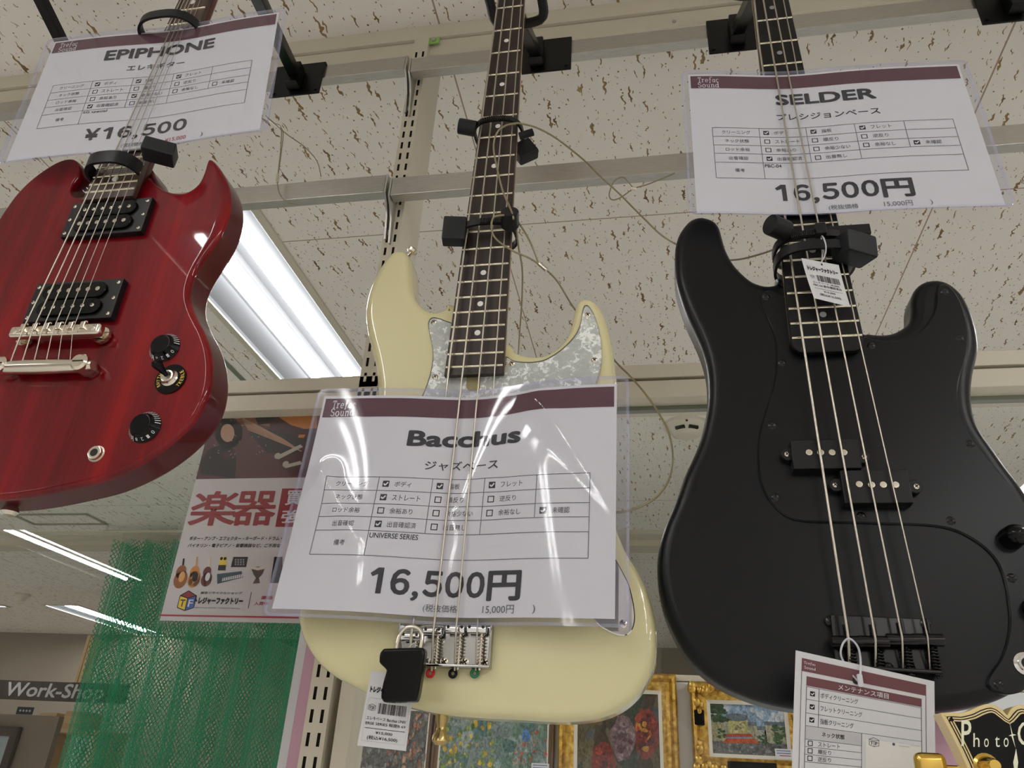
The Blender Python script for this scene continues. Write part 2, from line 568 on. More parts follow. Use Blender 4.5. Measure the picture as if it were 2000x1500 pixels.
def px2(pts, Y):
    return [(p.x, p.z) for p in (at(x, y, Y) for x, y in pts)]


def smooth2(pts, n=6, closed=True):
    return [(p.x, p.y) for p in catmull([Vector((a, b, 0)) for a, b in pts], closed, n)]


def resample2(pts, step):
    P = [Vector(p) for p in pts]
    P.append(P[0])
    L = [0]
    for a, b in zip(P, P[1:]):
        L.append(L[-1] + (b - a).length)
    n = int(L[-1] / step)
    out = []
    j = 0
    for i in range(n):
        d = L[-1] * i / n
        while L[j + 1] < d:
            j += 1
        t = (d - L[j]) / max(L[j + 1] - L[j], 1e-9)
        q = P[j].lerp(P[j + 1], t)
        out.append((q.x, q.y))
    return out


def slab_body(bm, poly, yf, depth, r, rb=None, inset=None, mi=0, steps=6, bdep=None, side_mi=None):
    """guitar body: outline poly (x, z) with rounded or bevelled front and back edges"""
    rb = r if rb is None else rb
    N = len(poly)
    area = sum(poly[i][0] * poly[(i + 1) % N][1] - poly[(i + 1) % N][0] * poly[i][1] for i in range(N))
    sg = 1 if area > 0 else -1
    nr = []
    for i in range(N):
        a, b = Vector(poly[i - 2]), Vector(poly[(i + 2) % N])
        t = (b - a).normalized()
        nr.append(Vector((-t.y, t.x)) * sg)
    ins = [inset(Vector(p)) if inset else r for p in poly]
    # soften the inset width along the outline
    for _ in range(8):
        ins = [(ins[i - 1] + 2 * ins[i] + ins[(i + 1) % N]) / 4 for i in range(N)]

    def ring(fr, y):
        return [bm.verts.new((poly[i][0] + nr[i].x * ins[i] * fr, y, poly[i][1] + nr[i].y * ins[i] * fr)) for i in range(N)]
    d = bdep or r
    rings = [ring(1.12, yf), ring(1.0, yf)]
    for k in range(1, steps + 1):
        a = math.pi / 2 * k / steps
        rings.append(ring(1 - math.sin(a), yf + d * (1 - math.cos(a))))
    for k in range(0, steps + 1):
        a = math.pi / 2 * k / steps
        q = rb / max(r, 1e-6)
        rings.append(ring((1 - math.cos(a)) * q, yf + depth - rb + rb * math.sin(a)))
    for k, (a, b) in enumerate(zip(rings, rings[1:])):
        for i in range(N):
            bm.faces.new((a[i], a[(i + 1) % N], b[(i + 1) % N], b[i])).material_index = mi if (side_mi is None or k < steps + 1) else side_mi
    for rg in (rings[0], rings[-1]):
        cap(bm, rg, mi)


def cap(bm, rg, mi=0):
    y = rg[0].co.y
    P2 = [Vector((v.co.x, v.co.z)) for v in rg]
    n = len(P2)
    vo, eo, fo, ov, oe, of_ = delaunay_2d_cdt(P2, [(i, (i + 1) % n) for i in range(n)], [], 1, 1e-6)
    V = [bm.verts.new((p.x, y, p.y)) for p in vo]
    for f in fo:
        try:
            bm.faces.new([V[i] for i in f]).material_index = mi
        except ValueError:
            pass


def screw_bm(p, r, axis=(0, -1, 0), h=0.0012):
    """small round-headed cross screw; slot 0 head, slot 1 dark cross"""
    bm = bmesh.new()
    ax = Vector(axis)
    lathe(bm, Vector(p) - ax * 0.002, ax, [(0, r), (0.002, r), (0.002 + h * .6, r * .8), (0.002 + h, r * .35)], 12)
    top = Vector(p) + ax * (h + 0.0001)
    for s in (0.6, 0.6 + math.pi / 2):
        d = Vector((math.cos(s), 0, math.sin(s))) * r * .6
        e = Vector((-math.sin(s), 0, math.cos(s))) * r * .14
        quad(bm, [top + d + e, top - d + e, top - d - e, top + d - e], 1)
    return bm


# ------------------------------------------------------------------ lettering
_cache = {}
_size = {}


def glyphs(s, off=0.0, shear=0.0):
    k = (s, shear)
    if k in _cache:
        return _cache[k]
    cu = bpy.data.curves.new('lettering_tmp', 'FONT')
    cu.body = s
    cu.shear = shear
    cu.resolution_u = 3
    o = bpy.data.objects.new('lettering_tmp', cu)
    S.collection.objects.link(o)
    dg = bpy.context.evaluated_depsgraph_get()
    dg.update()
    me = bpy.data.meshes.new_from_object(o.evaluated_get(dg))
    vs = [(v.co.x, v.co.y) for v in me.vertices]
    fs = [tuple(p.vertices) for p in me.polygons]
    bpy.data.objects.remove(o)
    bpy.data.curves.remove(cu)
    bpy.data.meshes.remove(me)
    if vs:
        x0, x1 = min(v[0] for v in vs), max(v[0] for v in vs)
        y0, y1 = min(v[1] for v in vs), max(v[1] for v in vs)
        vs = [((x - x0) / max(x1 - x0, 1e-6), (y1 - y) / max(y1 - y0, 1e-6)) for x, y in vs]
        _size[k] = (max(x1 - x0, 1e-6), max(y1 - y0, 1e-6))
    _cache[k] = (vs, fs)
    return _cache[k]


class Sheet:
    """a printed sheet: four corners (TL, TR, BR, BL in world), gently bent by bend(u, v) metres away from the viewer"""

    def __init__(self, corners, bend=None, out=None):
        self.c = [Vector(p) for p in corners]
        self.bend = bend or (lambda u, v: 0.0)
        self.nrm = (self.c[1] - self.c[0]).cross(self.c[3] - self.c[0]).normalized() * -1
        if out is not None and self.nrm.dot(Vector(out)) < 0:
            self.nrm *= -1
        if out is None and self.nrm.y > 0:
            self.nrm *= -1
        self.bm = bmesh.new()
        self.mats = []

    def mi(self, m):
        if m not in self.mats:
            self.mats.append(m)
        return self.mats.index(m)

    def p(self, u, v, lift=0.0):
        c = self.c
        q = c[0] * ((1 - u) * (1 - v)) + c[1] * (u * (1 - v)) + c[2] * (u * v) + c[3] * ((1 - u) * v)
        return q - self.nrm * self.bend(u, v) + self.nrm * lift

    def uv(self, x, y):
        """sheet coordinates of a survey pixel"""
        a, b = self.c[1] - self.c[0], self.c[3] - self.c[0]
        d = RT * ((x - 1000) / F_PX) - UP * ((y - 750) / F_PX) + FW
        t = (self.c[0] - EYE).dot(self.nrm) / d.dot(self.nrm)
        q = EYE + d * t - self.c[0]
        aa, bb, ab = a.dot(a), b.dot(b), a.dot(b)
        qa, qb = q.dot(a), q.dot(b)
        D = aa * bb - ab * ab
        return ((qa * bb - qb * ab) / D, (qb * aa - qa * ab) / D)

    def sheet(self, m, nu=48, nv=32, lift=0.0, u0=0, v0=0, u1=1, v1=1):
        k = self.mi(m)
        g = [[self.bm.verts.new(self.p(u0 + (u1 - u0) * i / nu, v0 + (v1 - v0) * j / nv, lift)) for i in range(nu + 1)] for j in range(nv + 1)]
        for j in range(nv):
            for i in range(nu):
                self.bm.faces.new((g[j][i], g[j][i + 1], g[j + 1][i + 1], g[j + 1][i])).material_index = k

    def rect(self, m, u0, v0, u1, v1, lift=0.0002, nu=None, nv=None):
        nu = nu or max(1, int(abs(u1 - u0) * 112))
        nv = nv or max(1, int(abs(v1 - v0) * 72))
        self.sheet(m, nu, nv, lift, u0, v0, u1, v1)

    def frame(self, m, u0, v0, u1, v1, tu, tv, lift=0.0002):
        self.rect(m, u0, v0, u1, v0 + tv, lift)
        self.rect(m, u0, v1 - tv, u1, v1, lift)
        self.rect(m, u0, v0, u0 + tu, v1, lift)
        self.rect(m, u1 - tu, v0, u1, v1, lift)

    def poly(self, m, pts, lift=0.0002):
        k = self.mi(m)
        f = self.bm.faces.new([self.bm.verts.new(self.p(u, v, lift)) for u, v in pts])
        f.material_index = k

    def ell(self, m, u, v, ru, rv, lift=0.0002, n=18, rot=0.0, wob=0.0):
        pts = []
        for i in range(n):
            a = 2 * math.pi * i / n
            q = 1 + wob * (RNG.random() - .5)
            x, y = ru * math.cos(a) * q, rv * math.sin(a) * q
            pts.append((u + x * math.cos(rot) - y * math.sin(rot) * ru / max(rv, 1e-6) if False else u + x, v + y))
        self.poly(m, pts, lift)

    def line(self, m, pts, wid, lift=0.0003):
        """polyline in uv with width wid in u units"""
        asp = (self.c[1] - self.c[0]).length / (self.c[3] - self.c[0]).length
        for (a, b), (c, d) in zip(pts, pts[1:]):
            dx, dy = c - a, (d - b) / asp
            L = math.hypot(dx, dy) or 1
            nx, ny = -dy / L * wid / 2, dx / L * wid / 2 * asp
            self.poly(m, [(a + nx, b + ny), (c + nx, d + ny), (c - nx, d - ny), (a - nx, b - ny)], lift)

    def text(self, m, s, u0, v0, u1, v1, off=0.0, lift=0.0003, shear=0.0):
        vs, fs = glyphs(s, 0, shear)
        if not vs:
            return
        k = self.mi(m)
        gw, gh = _size[(s, shear)]
        ru, rv = off / gw, off / gh            # stroke weight, as a share of the box
        n = 0 if off <= 0 else (4 if off < 0.02 else 8)
        shifts = [(0, 0)] if n == 0 else [(math.cos(2 * math.pi * (i + .5) / n), math.sin(2 * math.pi * (i + .5) / n)) for i in range(n)]
        for si, (dx, dy) in enumerate(shifts):
            V = [self.bm.verts.new(self.p(u0 + (ru + x * (1 - 2 * ru) + dx * ru) * (u1 - u0), v0 + (rv + y * (1 - 2 * rv) + dy * rv) * (v1 - v0), lift + si * 2.5e-5)) for x, y in vs]
            for f in fs:
                try:
                    self.bm.faces.new([V[i] for i in f]).material_index = k
                except ValueError:
                    pass

    def price(self, m, s, u0, v0, u1, v1, off):
        """big price set character by character: flagged ones, drop comma, full-width yen"""
        em = {',': 0.27, '円': 0.98, '¥': 0.60}
        tot = sum(em.get(ch, 0.57) for ch in s)
        x = 0.0
        H = v1 - v0
        for ch in s:
            e = em.get(ch, 0.57)
            a, b = x + 0.035, x + e - 0.035
            y0_, y1_ = 0.0, 0.86
            c2 = ch
            if ch == ',':
                y0_, y1_, a, b = 0.70, 1.02, x + 0.02, x + e - 0.06
                c2 = '，'
            elif ch == '円':
                y0_, y1_ = -0.02, 0.96
            elif ch == '¥':
                c2 = '￥'
            else:
                c2 = chr(ord(ch) - 48 + 0xFF10)
                if ch == '1':
                    X = lambda q_: u0 + (x + q_) * (u1 - u0) / tot
                    Yv = lambda q_: v0 + q_ * H
                    self.poly(m, [(X(.25), Yv(0)), (X(.40), Yv(0)), (X(.40), Yv(.86)), (X(.26), Yv(.86)), (X(.26), Yv(.22)), (X(.12), Yv(.31)), (X(.06), Yv(.20))], 0.0003)
                    x += e
                    continue
            q = (u1 - u0) / tot
            self.text(m, c2, u0 + a * q, v0 + y0_ * H, u0 + b * q, v0 + y1_ * H, off)
            x += e

    def slab(self, m, s, u0, v0, u1, v1, lift=0.0004):
        """short word in a playful slab-serif hand"""
        A = lambda cx, cy, rx, ry, a0, a1: [(cx + rx * math.cos(math.radians(a0 + (a1 - a0) * i / 8)), cy + ry * math.sin(math.radians(a0 + (a1 - a0) * i / 8))) for i in range(9)]
        G = {'T': [[(0, .1), (1, .1)], [(.5, .1), (.5, 1)], [(.22, .97), (.78, .97)], [(.04, .1), (.04, .3)], [(.96, .1), (.96, .3)]],
             'r': [[(.3, .4), (.3, 1)], [(0, .97), (.62, .97)], [(.02, .42), (.3, .42)], A(.72, .72, .38, .3, 190, 300)],
             'e': [A(.5, .7, .44, .3, 0, -320), [(.06, .7), (.94, .7)]],
             'f': [A(.78, .22, .32, .2, -30, -180), [(.46, .2), (.40, 1.12)], [(.1, .45), (.85, .45)], [(.1, 1.12), (.6, 1.12)]],
             'a': [A(.42, .72, .36, .27, 0, 360), [(.8, .42), (.8, .95)], [(.8, .97), (1, .97)]],
             'c': [A(.52, .7, .44, .3, -40, -320)],
             'S': [A(.5, .3, .40, .22, -20, -260), A(.5, .74, .42, .24, -90, 160)],
             'o': [A(.5, .7, .42, .3, 0, 360)],
             'u': [[(.22, .42), (.22, .75)], A(.5, .75, .28, .23, 180, 0), [(.78, .42), (.78, .97)], [(.04, .42), (.22, .42)], [(.6, .42), (.78, .42)], [(.78, .97), (1, .97)]],
             'n': [[(.22, .42), (.22, .97)], A(.5, .64, .28, .23, 180, 360), [(.78, .64), (.78, .97)], [(0, .42), (.22, .42)], [(.04, .97), (.42, .97)], [(.6, .97), (1, .97)]],
             'd': [A(.42, .7, .36, .28, 0, 360), [(.8, .08), (.8, .97)], [(.58, .08), (.8, .08)], [(.8, .97), (1, .97)]]}
        q = (u1 - u0) / len(s)
        for i, ch in enumerate(s):
            for st in G[ch]:
                self.line(m, [(u0 + (i + .08 + x * .84) * q, v0 + y * (v1 - v0)) for x, y in st], q * 0.17, lift)

    def done(self, name, parent=None):
        bmesh.ops.recalc_face_normals(self.bm, faces=self.bm.faces)
        o = obj(name, self.bm, self.mats, parent, None)
        o.data.shade_smooth()
        return o


# ================================================================== THE ROOM
X0, X1, Y0, Y1 = -8.0, 6.5, -5.5, 7.65
LAMP_X = [-3.95, -1.145, 1.66, 4.4]
lamps = []
for lx in LAMP_X:
    for (a, b) in ((-5.2, -3.8), (-3.5, -2.1), (-1.75, -0.35), (1.38, 2.66)):  # rearmost row is unseen, added to throw more light on floor and ceiling
        if not (lx < -3 and a < -5):
            lamps.append((lx, a, b))
lamps += [(-6.0, 4.9, 6.3), (2.9, 4.9, 6.3), (-5.2, 6.2, 7.6)]
LW = 0.165

bm = bmesh.new()
xs = sorted(set([X0, X1] + [v for lx, a, b in lamps for v in (lx - LW, lx + LW)]))
ys = sorted(set([Y0, Y1] + [v for lx, a, b in lamps for v in (a, b)]))
for i in range(len(xs) - 1):
    for j in range(len(ys) - 1):
        mx, my = (xs[i] + xs[i + 1]) / 2, (ys[j] + ys[j + 1]) / 2
        if any(abs(mx - lx) < LW and a < my < b for lx, a, b in lamps):
            continue
        quad(bm, [(xs[i], ys[j], CEIL), (xs[i + 1], ys[j], CEIL), (xs[i + 1], ys[j + 1], CEIL), (xs[i], ys[j + 1], CEIL)])
bmesh.ops.remove_doubles(bm, verts=bm.verts, dist=1e-5)
c = struct('ceiling', bm, M['ceiling'], None)
for v in c.data.vertices:
    v.co += c.location
c.location = (0, 0, 0)
bm = bmesh.new(); quad(bm, [(X0, Y0, 0), (X1, Y0, 0), (X1, Y1, 0), (X0, Y1, 0)]); struct('floor', bm, M['floor'], None)
bm = bmesh.new(); quad(bm, [(X0, Y1, 0), (X1, Y1, 0), (X1, Y1, CEIL), (X0, Y1, CEIL)]); struct('wall_back', bm, M['taupe'], None)
bm = bmesh.new(); quad(bm, [(X0, Y0, 0), (X1, Y0, 0), (X1, Y0, CEIL), (X0, Y0, CEIL)]); struct('wall_front', bm, M['wall'], None)
bm = bmesh.new(); quad(bm, [(X0, Y0, 0), (X0, Y1, 0), (X0, Y1, CEIL), (X0, Y0, CEIL)]); struct('wall_left', bm, M['wall'], None)
bm = bmesh.new(); quad(bm, [(X1, Y0, 0), (X1, Y1, 0), (X1, Y1, CEIL), (X1, Y0, CEIL)]); struct('wall_right', bm, M['wall'], None)
# moulding that crosses the far part of the ceiling
bm = bmesh.new()
box(bm, (-0.75, 4.12, CEIL - 0.012), (14.4, 0.10, 0.024))
box(bm, (-0.75, 4.24, CEIL - 0.028), (14.4, 0.14, 0.056))
struct('trim_1', bm, M['cream_metal'])
# recessed slot beside the lamp and an access hatch outline
bm = bmesh.new(); box(bm, (-1.455, 2.3, CEIL - 0.002), (0.018, 1.2, 0.004)); struct('trim_2', bm, M['glass_edge'])
bm = bmesh.new()
for (cx, cyy, sx, sy) in ((-3.40, 3.74, 0.5, 0.018), (-3.40, 3.92, 0.5, 0.018), (-3.16, 3.83, 0.018, 0.18), (-3.64, 3.83, 0.018, 0.18)):
    box(bm, (cx, cyy, CEIL - 0.003), (sx, sy, 0.006))
struct('trim_3', bm, M['alu'])

# ---- ceiling lamps: recessed white trough with two lit tubes
def lamp_bms(L):
    r_ = bmesh.new()
    W = LW - 0.002
    prof = [(-W, -0.001), (-W, 0.012), (-W + 0.05, 0.055), (-0.03, 0.062), (0, 0.048), (0.03, 0.062), (W - 0.05, 0.055), (W, 0.012), (W, -0.001)]
    for (xa, za), (xb, zb) in zip(prof, prof[1:]):
        quad(r_, [(xa, 0, za), (xb, 0, zb), (xb, L, zb), (xa, L, za)])
    for y in (0, L):
        quad(r_, [(-W, y, 0.0), (W, y, 0.0), (W, y, 0.062), (-W, y, 0.062)])
    lip = bmesh.new()
    for sx in (-1, 1):
        box(lip, (sx * (W + 0.011), L / 2, -0.003), (0.022, L + 0.044, 0.006))
    for y in (-0.011, L + 0.011):
        box(lip, (0, y, -0.003), (2 * W, 0.022, 0.006))
    t_ = [lip]
    for s in (-0.060, 0.062):
        b_ = bmesh.new()
        cyl(b_, (s, 0.05, 0.030), (s, L - 0.05, 0.030), 0.0135, seg=12)
        t_.append(b_)
    return r_, t_


lamp0 = None
for i, (lx, a, b) in enumerate(lamps):
    if lamp0 is None or abs((b - a) - lamp0[1]) > 0.001:
        root = thing('ceiling_light', 'x', 'ceiling light', (0, 0, 0))
        r_, t_ = lamp_bms(b - a)
        ch = [obj('reflector', r_, M['reflector'], root, None)]
        for b_ in t_:
            ch.append(obj('lit_tube' if ch[1:] else 'rim', b_, M['tube'] if ch[1:] else M['cream_metal'], root, 40))
        lamp0 = (root, b - a, ch)
    else:
        root = lamp0[0].copy(); S.collection.objects.link(root)
        for k in lamp0[2]:
            d = k.copy(); S.collection.objects.link(d); d.parent = root
    root.location = (lx, a, CEIL)
    if (lx, a) == (-1.145, 1.38):
        root['label'] = 'recessed twin-tube ceiling light glowing between the red guitar and the cream bass'
        root.pop('group', None) if 'group' in root.keys() else None
    else:
        root['label'] = 'recessed twin-tube ceiling light elsewhere in the shop, rearmost row added for brightness'
        root['group'] = 'other ceiling lights of the shop'

# ---- smoke detector
r = thing('smoke_detector', 'round cream smoke detector on the ceiling beside the black bass', 'smoke detector', (0.124, 2.76, CEIL))
bm = bmesh.new()
lathe(bm, (0.124, 2.76, CEIL), (0, 0, -1), [(0, 0.085), (0.012, 0.085), (0.016, 0.078), (0.03, 0.062), (0.04, 0.055), (0.05, 0.035)], 32)
obj('housing', bm, M['detector'], r)
bm = bmesh.new()
for a in (-0.42, 0.42):
    d = Vector((math.sin(a), -math.cos(a), 0))
    box(bm, Vector((0.124, 2.76, CEIL - 0.034)) + d * 0.058, (0.036, 0.014, 0.010), Matrix.Rotation(a, 3, 'Z'))
box(bm, (0.124, 2.70 - .022, CEIL - 0.020), (0.008, 0.006, 0.005))
obj('vent_slot', bm, M['dark'], r)

# ================================================================== THE PARTITION
# channel under the ceiling
bm = bmesh.new()
box(bm, (-0.6, PY + 0.022, CEIL - 0.018), (5.6, 0.034, 0.036))
box(bm, (-0.6, PY + 0.024, CEIL - 0.056), (5.6, 0.028, 0.040), bev=0.004)
struct('trim_4', bm, M['cream_metal'])
bm = bmesh.new(); cyl(bm, (0.062, PY + 0.018, CEIL - 0.062), (0.062, PY + 0.0095, CEIL - 0.062), 0.004); cyl(bm, (0.062, PY + 0.0095, CEIL - 0.062), (0.062, PY + 0.0075, CEIL - 0.062), 0.0025)
tag(obj('rail_screw', bm, M['steel']), 'small steel screw in the cream rail under the ceiling', 'screw')
# middle rail with groove
bm = bmesh.new()
box(bm, (-0.6, PY + 0.03, 2.0125), (5.6, 0.06, 0.021), bev=0.002, mi=0)
box(bm, (-0.6, PY + 0.034, 2.0), (5.6, 0.05, 0.006), mi=1)
box(bm, (-0.6, PY + 0.03, 1.985), (5.6, 0.06, 0.026), bev=0.002, mi=0)
struct('trim_5', bm, [M['cream_metal'], M['groove']])
bm = bmesh.new(); box(bm, (-0.6, PY + 0.03, 1.969), (5.6, 0.010, 0.006)); struct('trim_6', bm, M['glass_edge'])
# glass pane from rail to floor
bm = bmesh.new(); box(bm, (-0.6, PY + 0.030, 0.98), (5.6, 0.006, 1.955)); struct('window_1', bm, M['glass'], None)


def upright(x, label):
    W, D, H = 0.028, 0.085, 2.74
    r_ = thing('slotted_upright', label, 'shelving upright', (x, PY, 0))
    bm = bmesh.new()
    cuts = [0, 0.0055, 0.0095, 0.0185, 0.0225, W]
    zs = [0.0]
    z = 0.0125
    while z < H - 0.03:
        zs += [z, z + 0.0145]
        z += 0.025
    zs.append(H)
    for j in range(len(zs) - 1):
        slot = j % 2 == 1
        for i in range(5):
            if slot and i in (1, 3):
                continue
            quad(bm, [(x + cuts[i], PY, zs[j]), (x + cuts[i + 1], PY, zs[j]), (x + cuts[i + 1], PY, zs[j + 1]), (x + cuts[i], PY, zs[j + 1])])
    quad(bm, [(x, PY, 0), (x, PY + D, 0), (x, PY + D, H), (x, PY, H)])
    quad(bm, [(x + W, PY, 0), (x + W, PY + D, 0), (x + W, PY + D, H), (x + W, PY, H)])
    quad(bm, [(x, PY + D, 0), (x + W, PY + D, 0), (x + W, PY + D, H), (x, PY + D, H)])
    quad(bm, [(x, PY, H), (x + W, PY, H), (x + W, PY + D, H), (x, PY + D, H)])
    quad(bm, [(x, PY, 0), (x + W, PY, 0), (x + W, PY + D, 0), (x, PY + D, 0)])
    bmesh.ops.remove_doubles(bm, verts=bm.verts, dist=1e-6)
    obj('channel', bm, M['cream_metal'], r_, None)
    bm = bmesh.new()
    quad(bm, [(x + .002, PY + 0.004, 0.01), (x + W - .002, PY + 0.004, 0.01), (x + W - .002, PY + 0.004, H - .01), (x + .002, PY + 0.004, H - .01)])  # dark sheet stands in for the shade inside the hollow channel
    obj('slot_shade_sheet', bm, M['dark'], r_, None)
    bm = bmesh.new()
    box(bm, (x + W + 0.010, PY + 0.002, H - 0.010), (0.020, 0.003, 0.014), mi=0)
    cyl(bm, (x + W + 0.010, PY + 0.001, H - 0.010), (x + W + 0.010, PY - 0.0035, H - 0.010), 0.0045, seg=12, mi=1)
    obj('fixing_tab', bm, [M['green_tab'], M['steel']], r_)
    return r_


UX = -0.412
upright(UX, 'cream slotted steel upright behind the neck of the cream bass')
upright(UX - 1.26, 'cream slotted steel upright left of the red guitar')
upright(UX + 1.26, 'cream slotted steel upright right of the black bass')
# second, flat frame strip beside the upright below the rail (edge of the pane)
bm = bmesh.new(); box(bm, (UX + 0.046, PY + 0.03, 0.98), (0.02, 0.05, 1.96), bev=0.002); struct('trim_7', bm, M['cream_metal'])

# display bars with end brackets
BY = 0.895
def bar(xa, xb, zt, h, label):
    r_ = thing('display_bar', label, 'rail', ((xa + xb) / 2, BY, zt - h), 'aluminium display bars')
    bm = bmesh.new()
    box(bm, ((xa + xb) / 2, BY + 0.009, zt - h / 2), (xb - xa, 0.018, h), bev=0.0012)
    obj('bar', bm, M['alu'], r_)
    for x, s in ((xa, 1), (xb, -1)):
        bm = bmesh.new()
        pts = [(BY, zt + 0.001), (BY + 0.02, zt + 0.001), (PY + 0.002, zt - 0.012), (PY + 0.002, zt - 0.105), (PY - 0.006, zt - 0.108), (BY + 0.022, zt - 0.066), (BY + 0.012, zt - h - 0.012), (BY, zt - h)]
        prof = [[bm.verts.new((x + s * dx + 0.0, y, z)) for (y, z) in pts] for dx in (-0.0005, -0.0035)]
        n = len(pts)
        for i in range(n):
            bm.faces.new((prof[0][i], prof[0][(i + 1) % n], prof[1][(i + 1) % n], prof[1][i]))
        bm.faces.new(prof[0]); bm.faces.new(list(reversed(prof[1])))
        obj('end_bracket', bm, M['steel'], r_, 30)
    return r_


bar(UX - 1.24, UX + 0.004, 2.650, 0.033, 'upper aluminium display bar left of the upright, behind the red guitar')
bar(UX + 0.016, UX + 1.25, 2.642, 0.033, 'upper aluminium display bar right of the upright, behind both basses')
bar(UX - 1.24, UX + 0.004, 2.372, 0.036, 'lower aluminium display bar left of the upright, behind the red guitar')
bar(UX + 0.016, UX + 1.25, 2.364, 0.036, 'lower aluminium display bar right of the upright, behind both basses')


# black guitar hangers on the upper bars
def hanger(xp, pw, head, label, zt=2.642):
    """plate centre xp on the bar; head: point of the yoke under the headstock"""
    plate_z = zt - 0.036
    r_ = thing('guitar_hanger', label, 'guitar hanger', (xp, BY, plate_z), 'black guitar hangers')
    bm = bmesh.new()
    box(bm, (xp, BY - 0.0035, plate_z), (pw, 0.003, 0.0785), bev=0.001)
    box(bm, (xp, BY + 0.008, zt + 0.0022), (pw, 0.026, 0.003), bev=0.001)
    for s in (-1, 1):
        cyl(bm, (xp + s * (pw / 2 - 0.008), BY - 0.005, plate_z - 0.03), (xp + s * (pw / 2 - 0.008), BY - 0.0068, plate_z - 0.03), 0.003, seg=10)
    obj('back_plate', bm, M['black_metal'], r_)
    bm = bmesh.new()
    a = Vector((xp, BY - 0.005, plate_z))
    h = Vector(head) if not isinstance(head, Vector) else head
    for k in (-1, 1):
        pass
    d = (h - a).normalized()
    side = d.cross(Vector((0, 0, 1))).normalized()
    upv = side.cross(d)
    rot = Matrix((side, d, upv)).transposed()
    mid = (a + h) / 2
    box(bm, mid, (0.018, (h - a).length, 0.018), rot, 0.002)
    # gusset at the plate
    box(bm, a + Vector((0, -0.012, -0.004)), (0.024, 0.02, 0.05), None, 0.002)
    obj('arm', bm, M['black_metal'], r_)
    bm = bmesh.new()
    pts = [h + Vector((s * 0.037, dy, dz)) for s, dy, dz in ((-1, -0.06, 0.004), (-1, -0.03, 0), (-.8, 0.005, 0), (.8, 0.005, 0), (1, -0.03, 0), (1, -0.06, 0.004))]
    tube(bm, catmull(pts, False, 5), 0.007, 10)
    obj('yoke', bm, M['black_plastic'], r_)
    return r_


# ================================================================== GUITARS
def fret_pos(n, L):
    return L * (1 - 2 ** (-n / 12))


class Neck:
    def __init__(self, Lp, Rp, n_lo, n_hi, Y, scale=None):
        """Lp/Rp: (pixel of left/right edge at fret n_lo, pixel at fret n_hi); Y plane of the fretboard face"""
        self.Y = Y
        l0, l1 = at(*Lp[0], Y), at(*Lp[1], Y)
        r0, r1 = at(*Rp[0], Y), at(*Rp[1], Y)
        z0, z1 = (l0.z + r0.z) / 2, (l1.z + r1.z) / 2
        a, b = 2 ** (-n_lo / 12), 2 ** (-n_hi / 12)
        if scale is None:
            scale = (z1 - z0) / (b - a)
            self.scale = scale
            self.zn = z0 + scale * (1 - a)
        else:
            self.scale = scale
            self.zn = z0 + scale * (1 - a)
        self.l = ((z0, l0.x), (z1, l1.x))
        self.r = ((z0, r0.x), (z1, r1.x))

    def edge(self, e, z):
        (za, xa), (zb, xb) = e
        return xa + (xb - xa) * (z - za) / (zb - za)

    def L(self, z): return self.edge(self.l, z)
    def R(self, z): return self.edge(self.r, z)
    def z(self, n): return self.zn - fret_pos(n, self.scale)


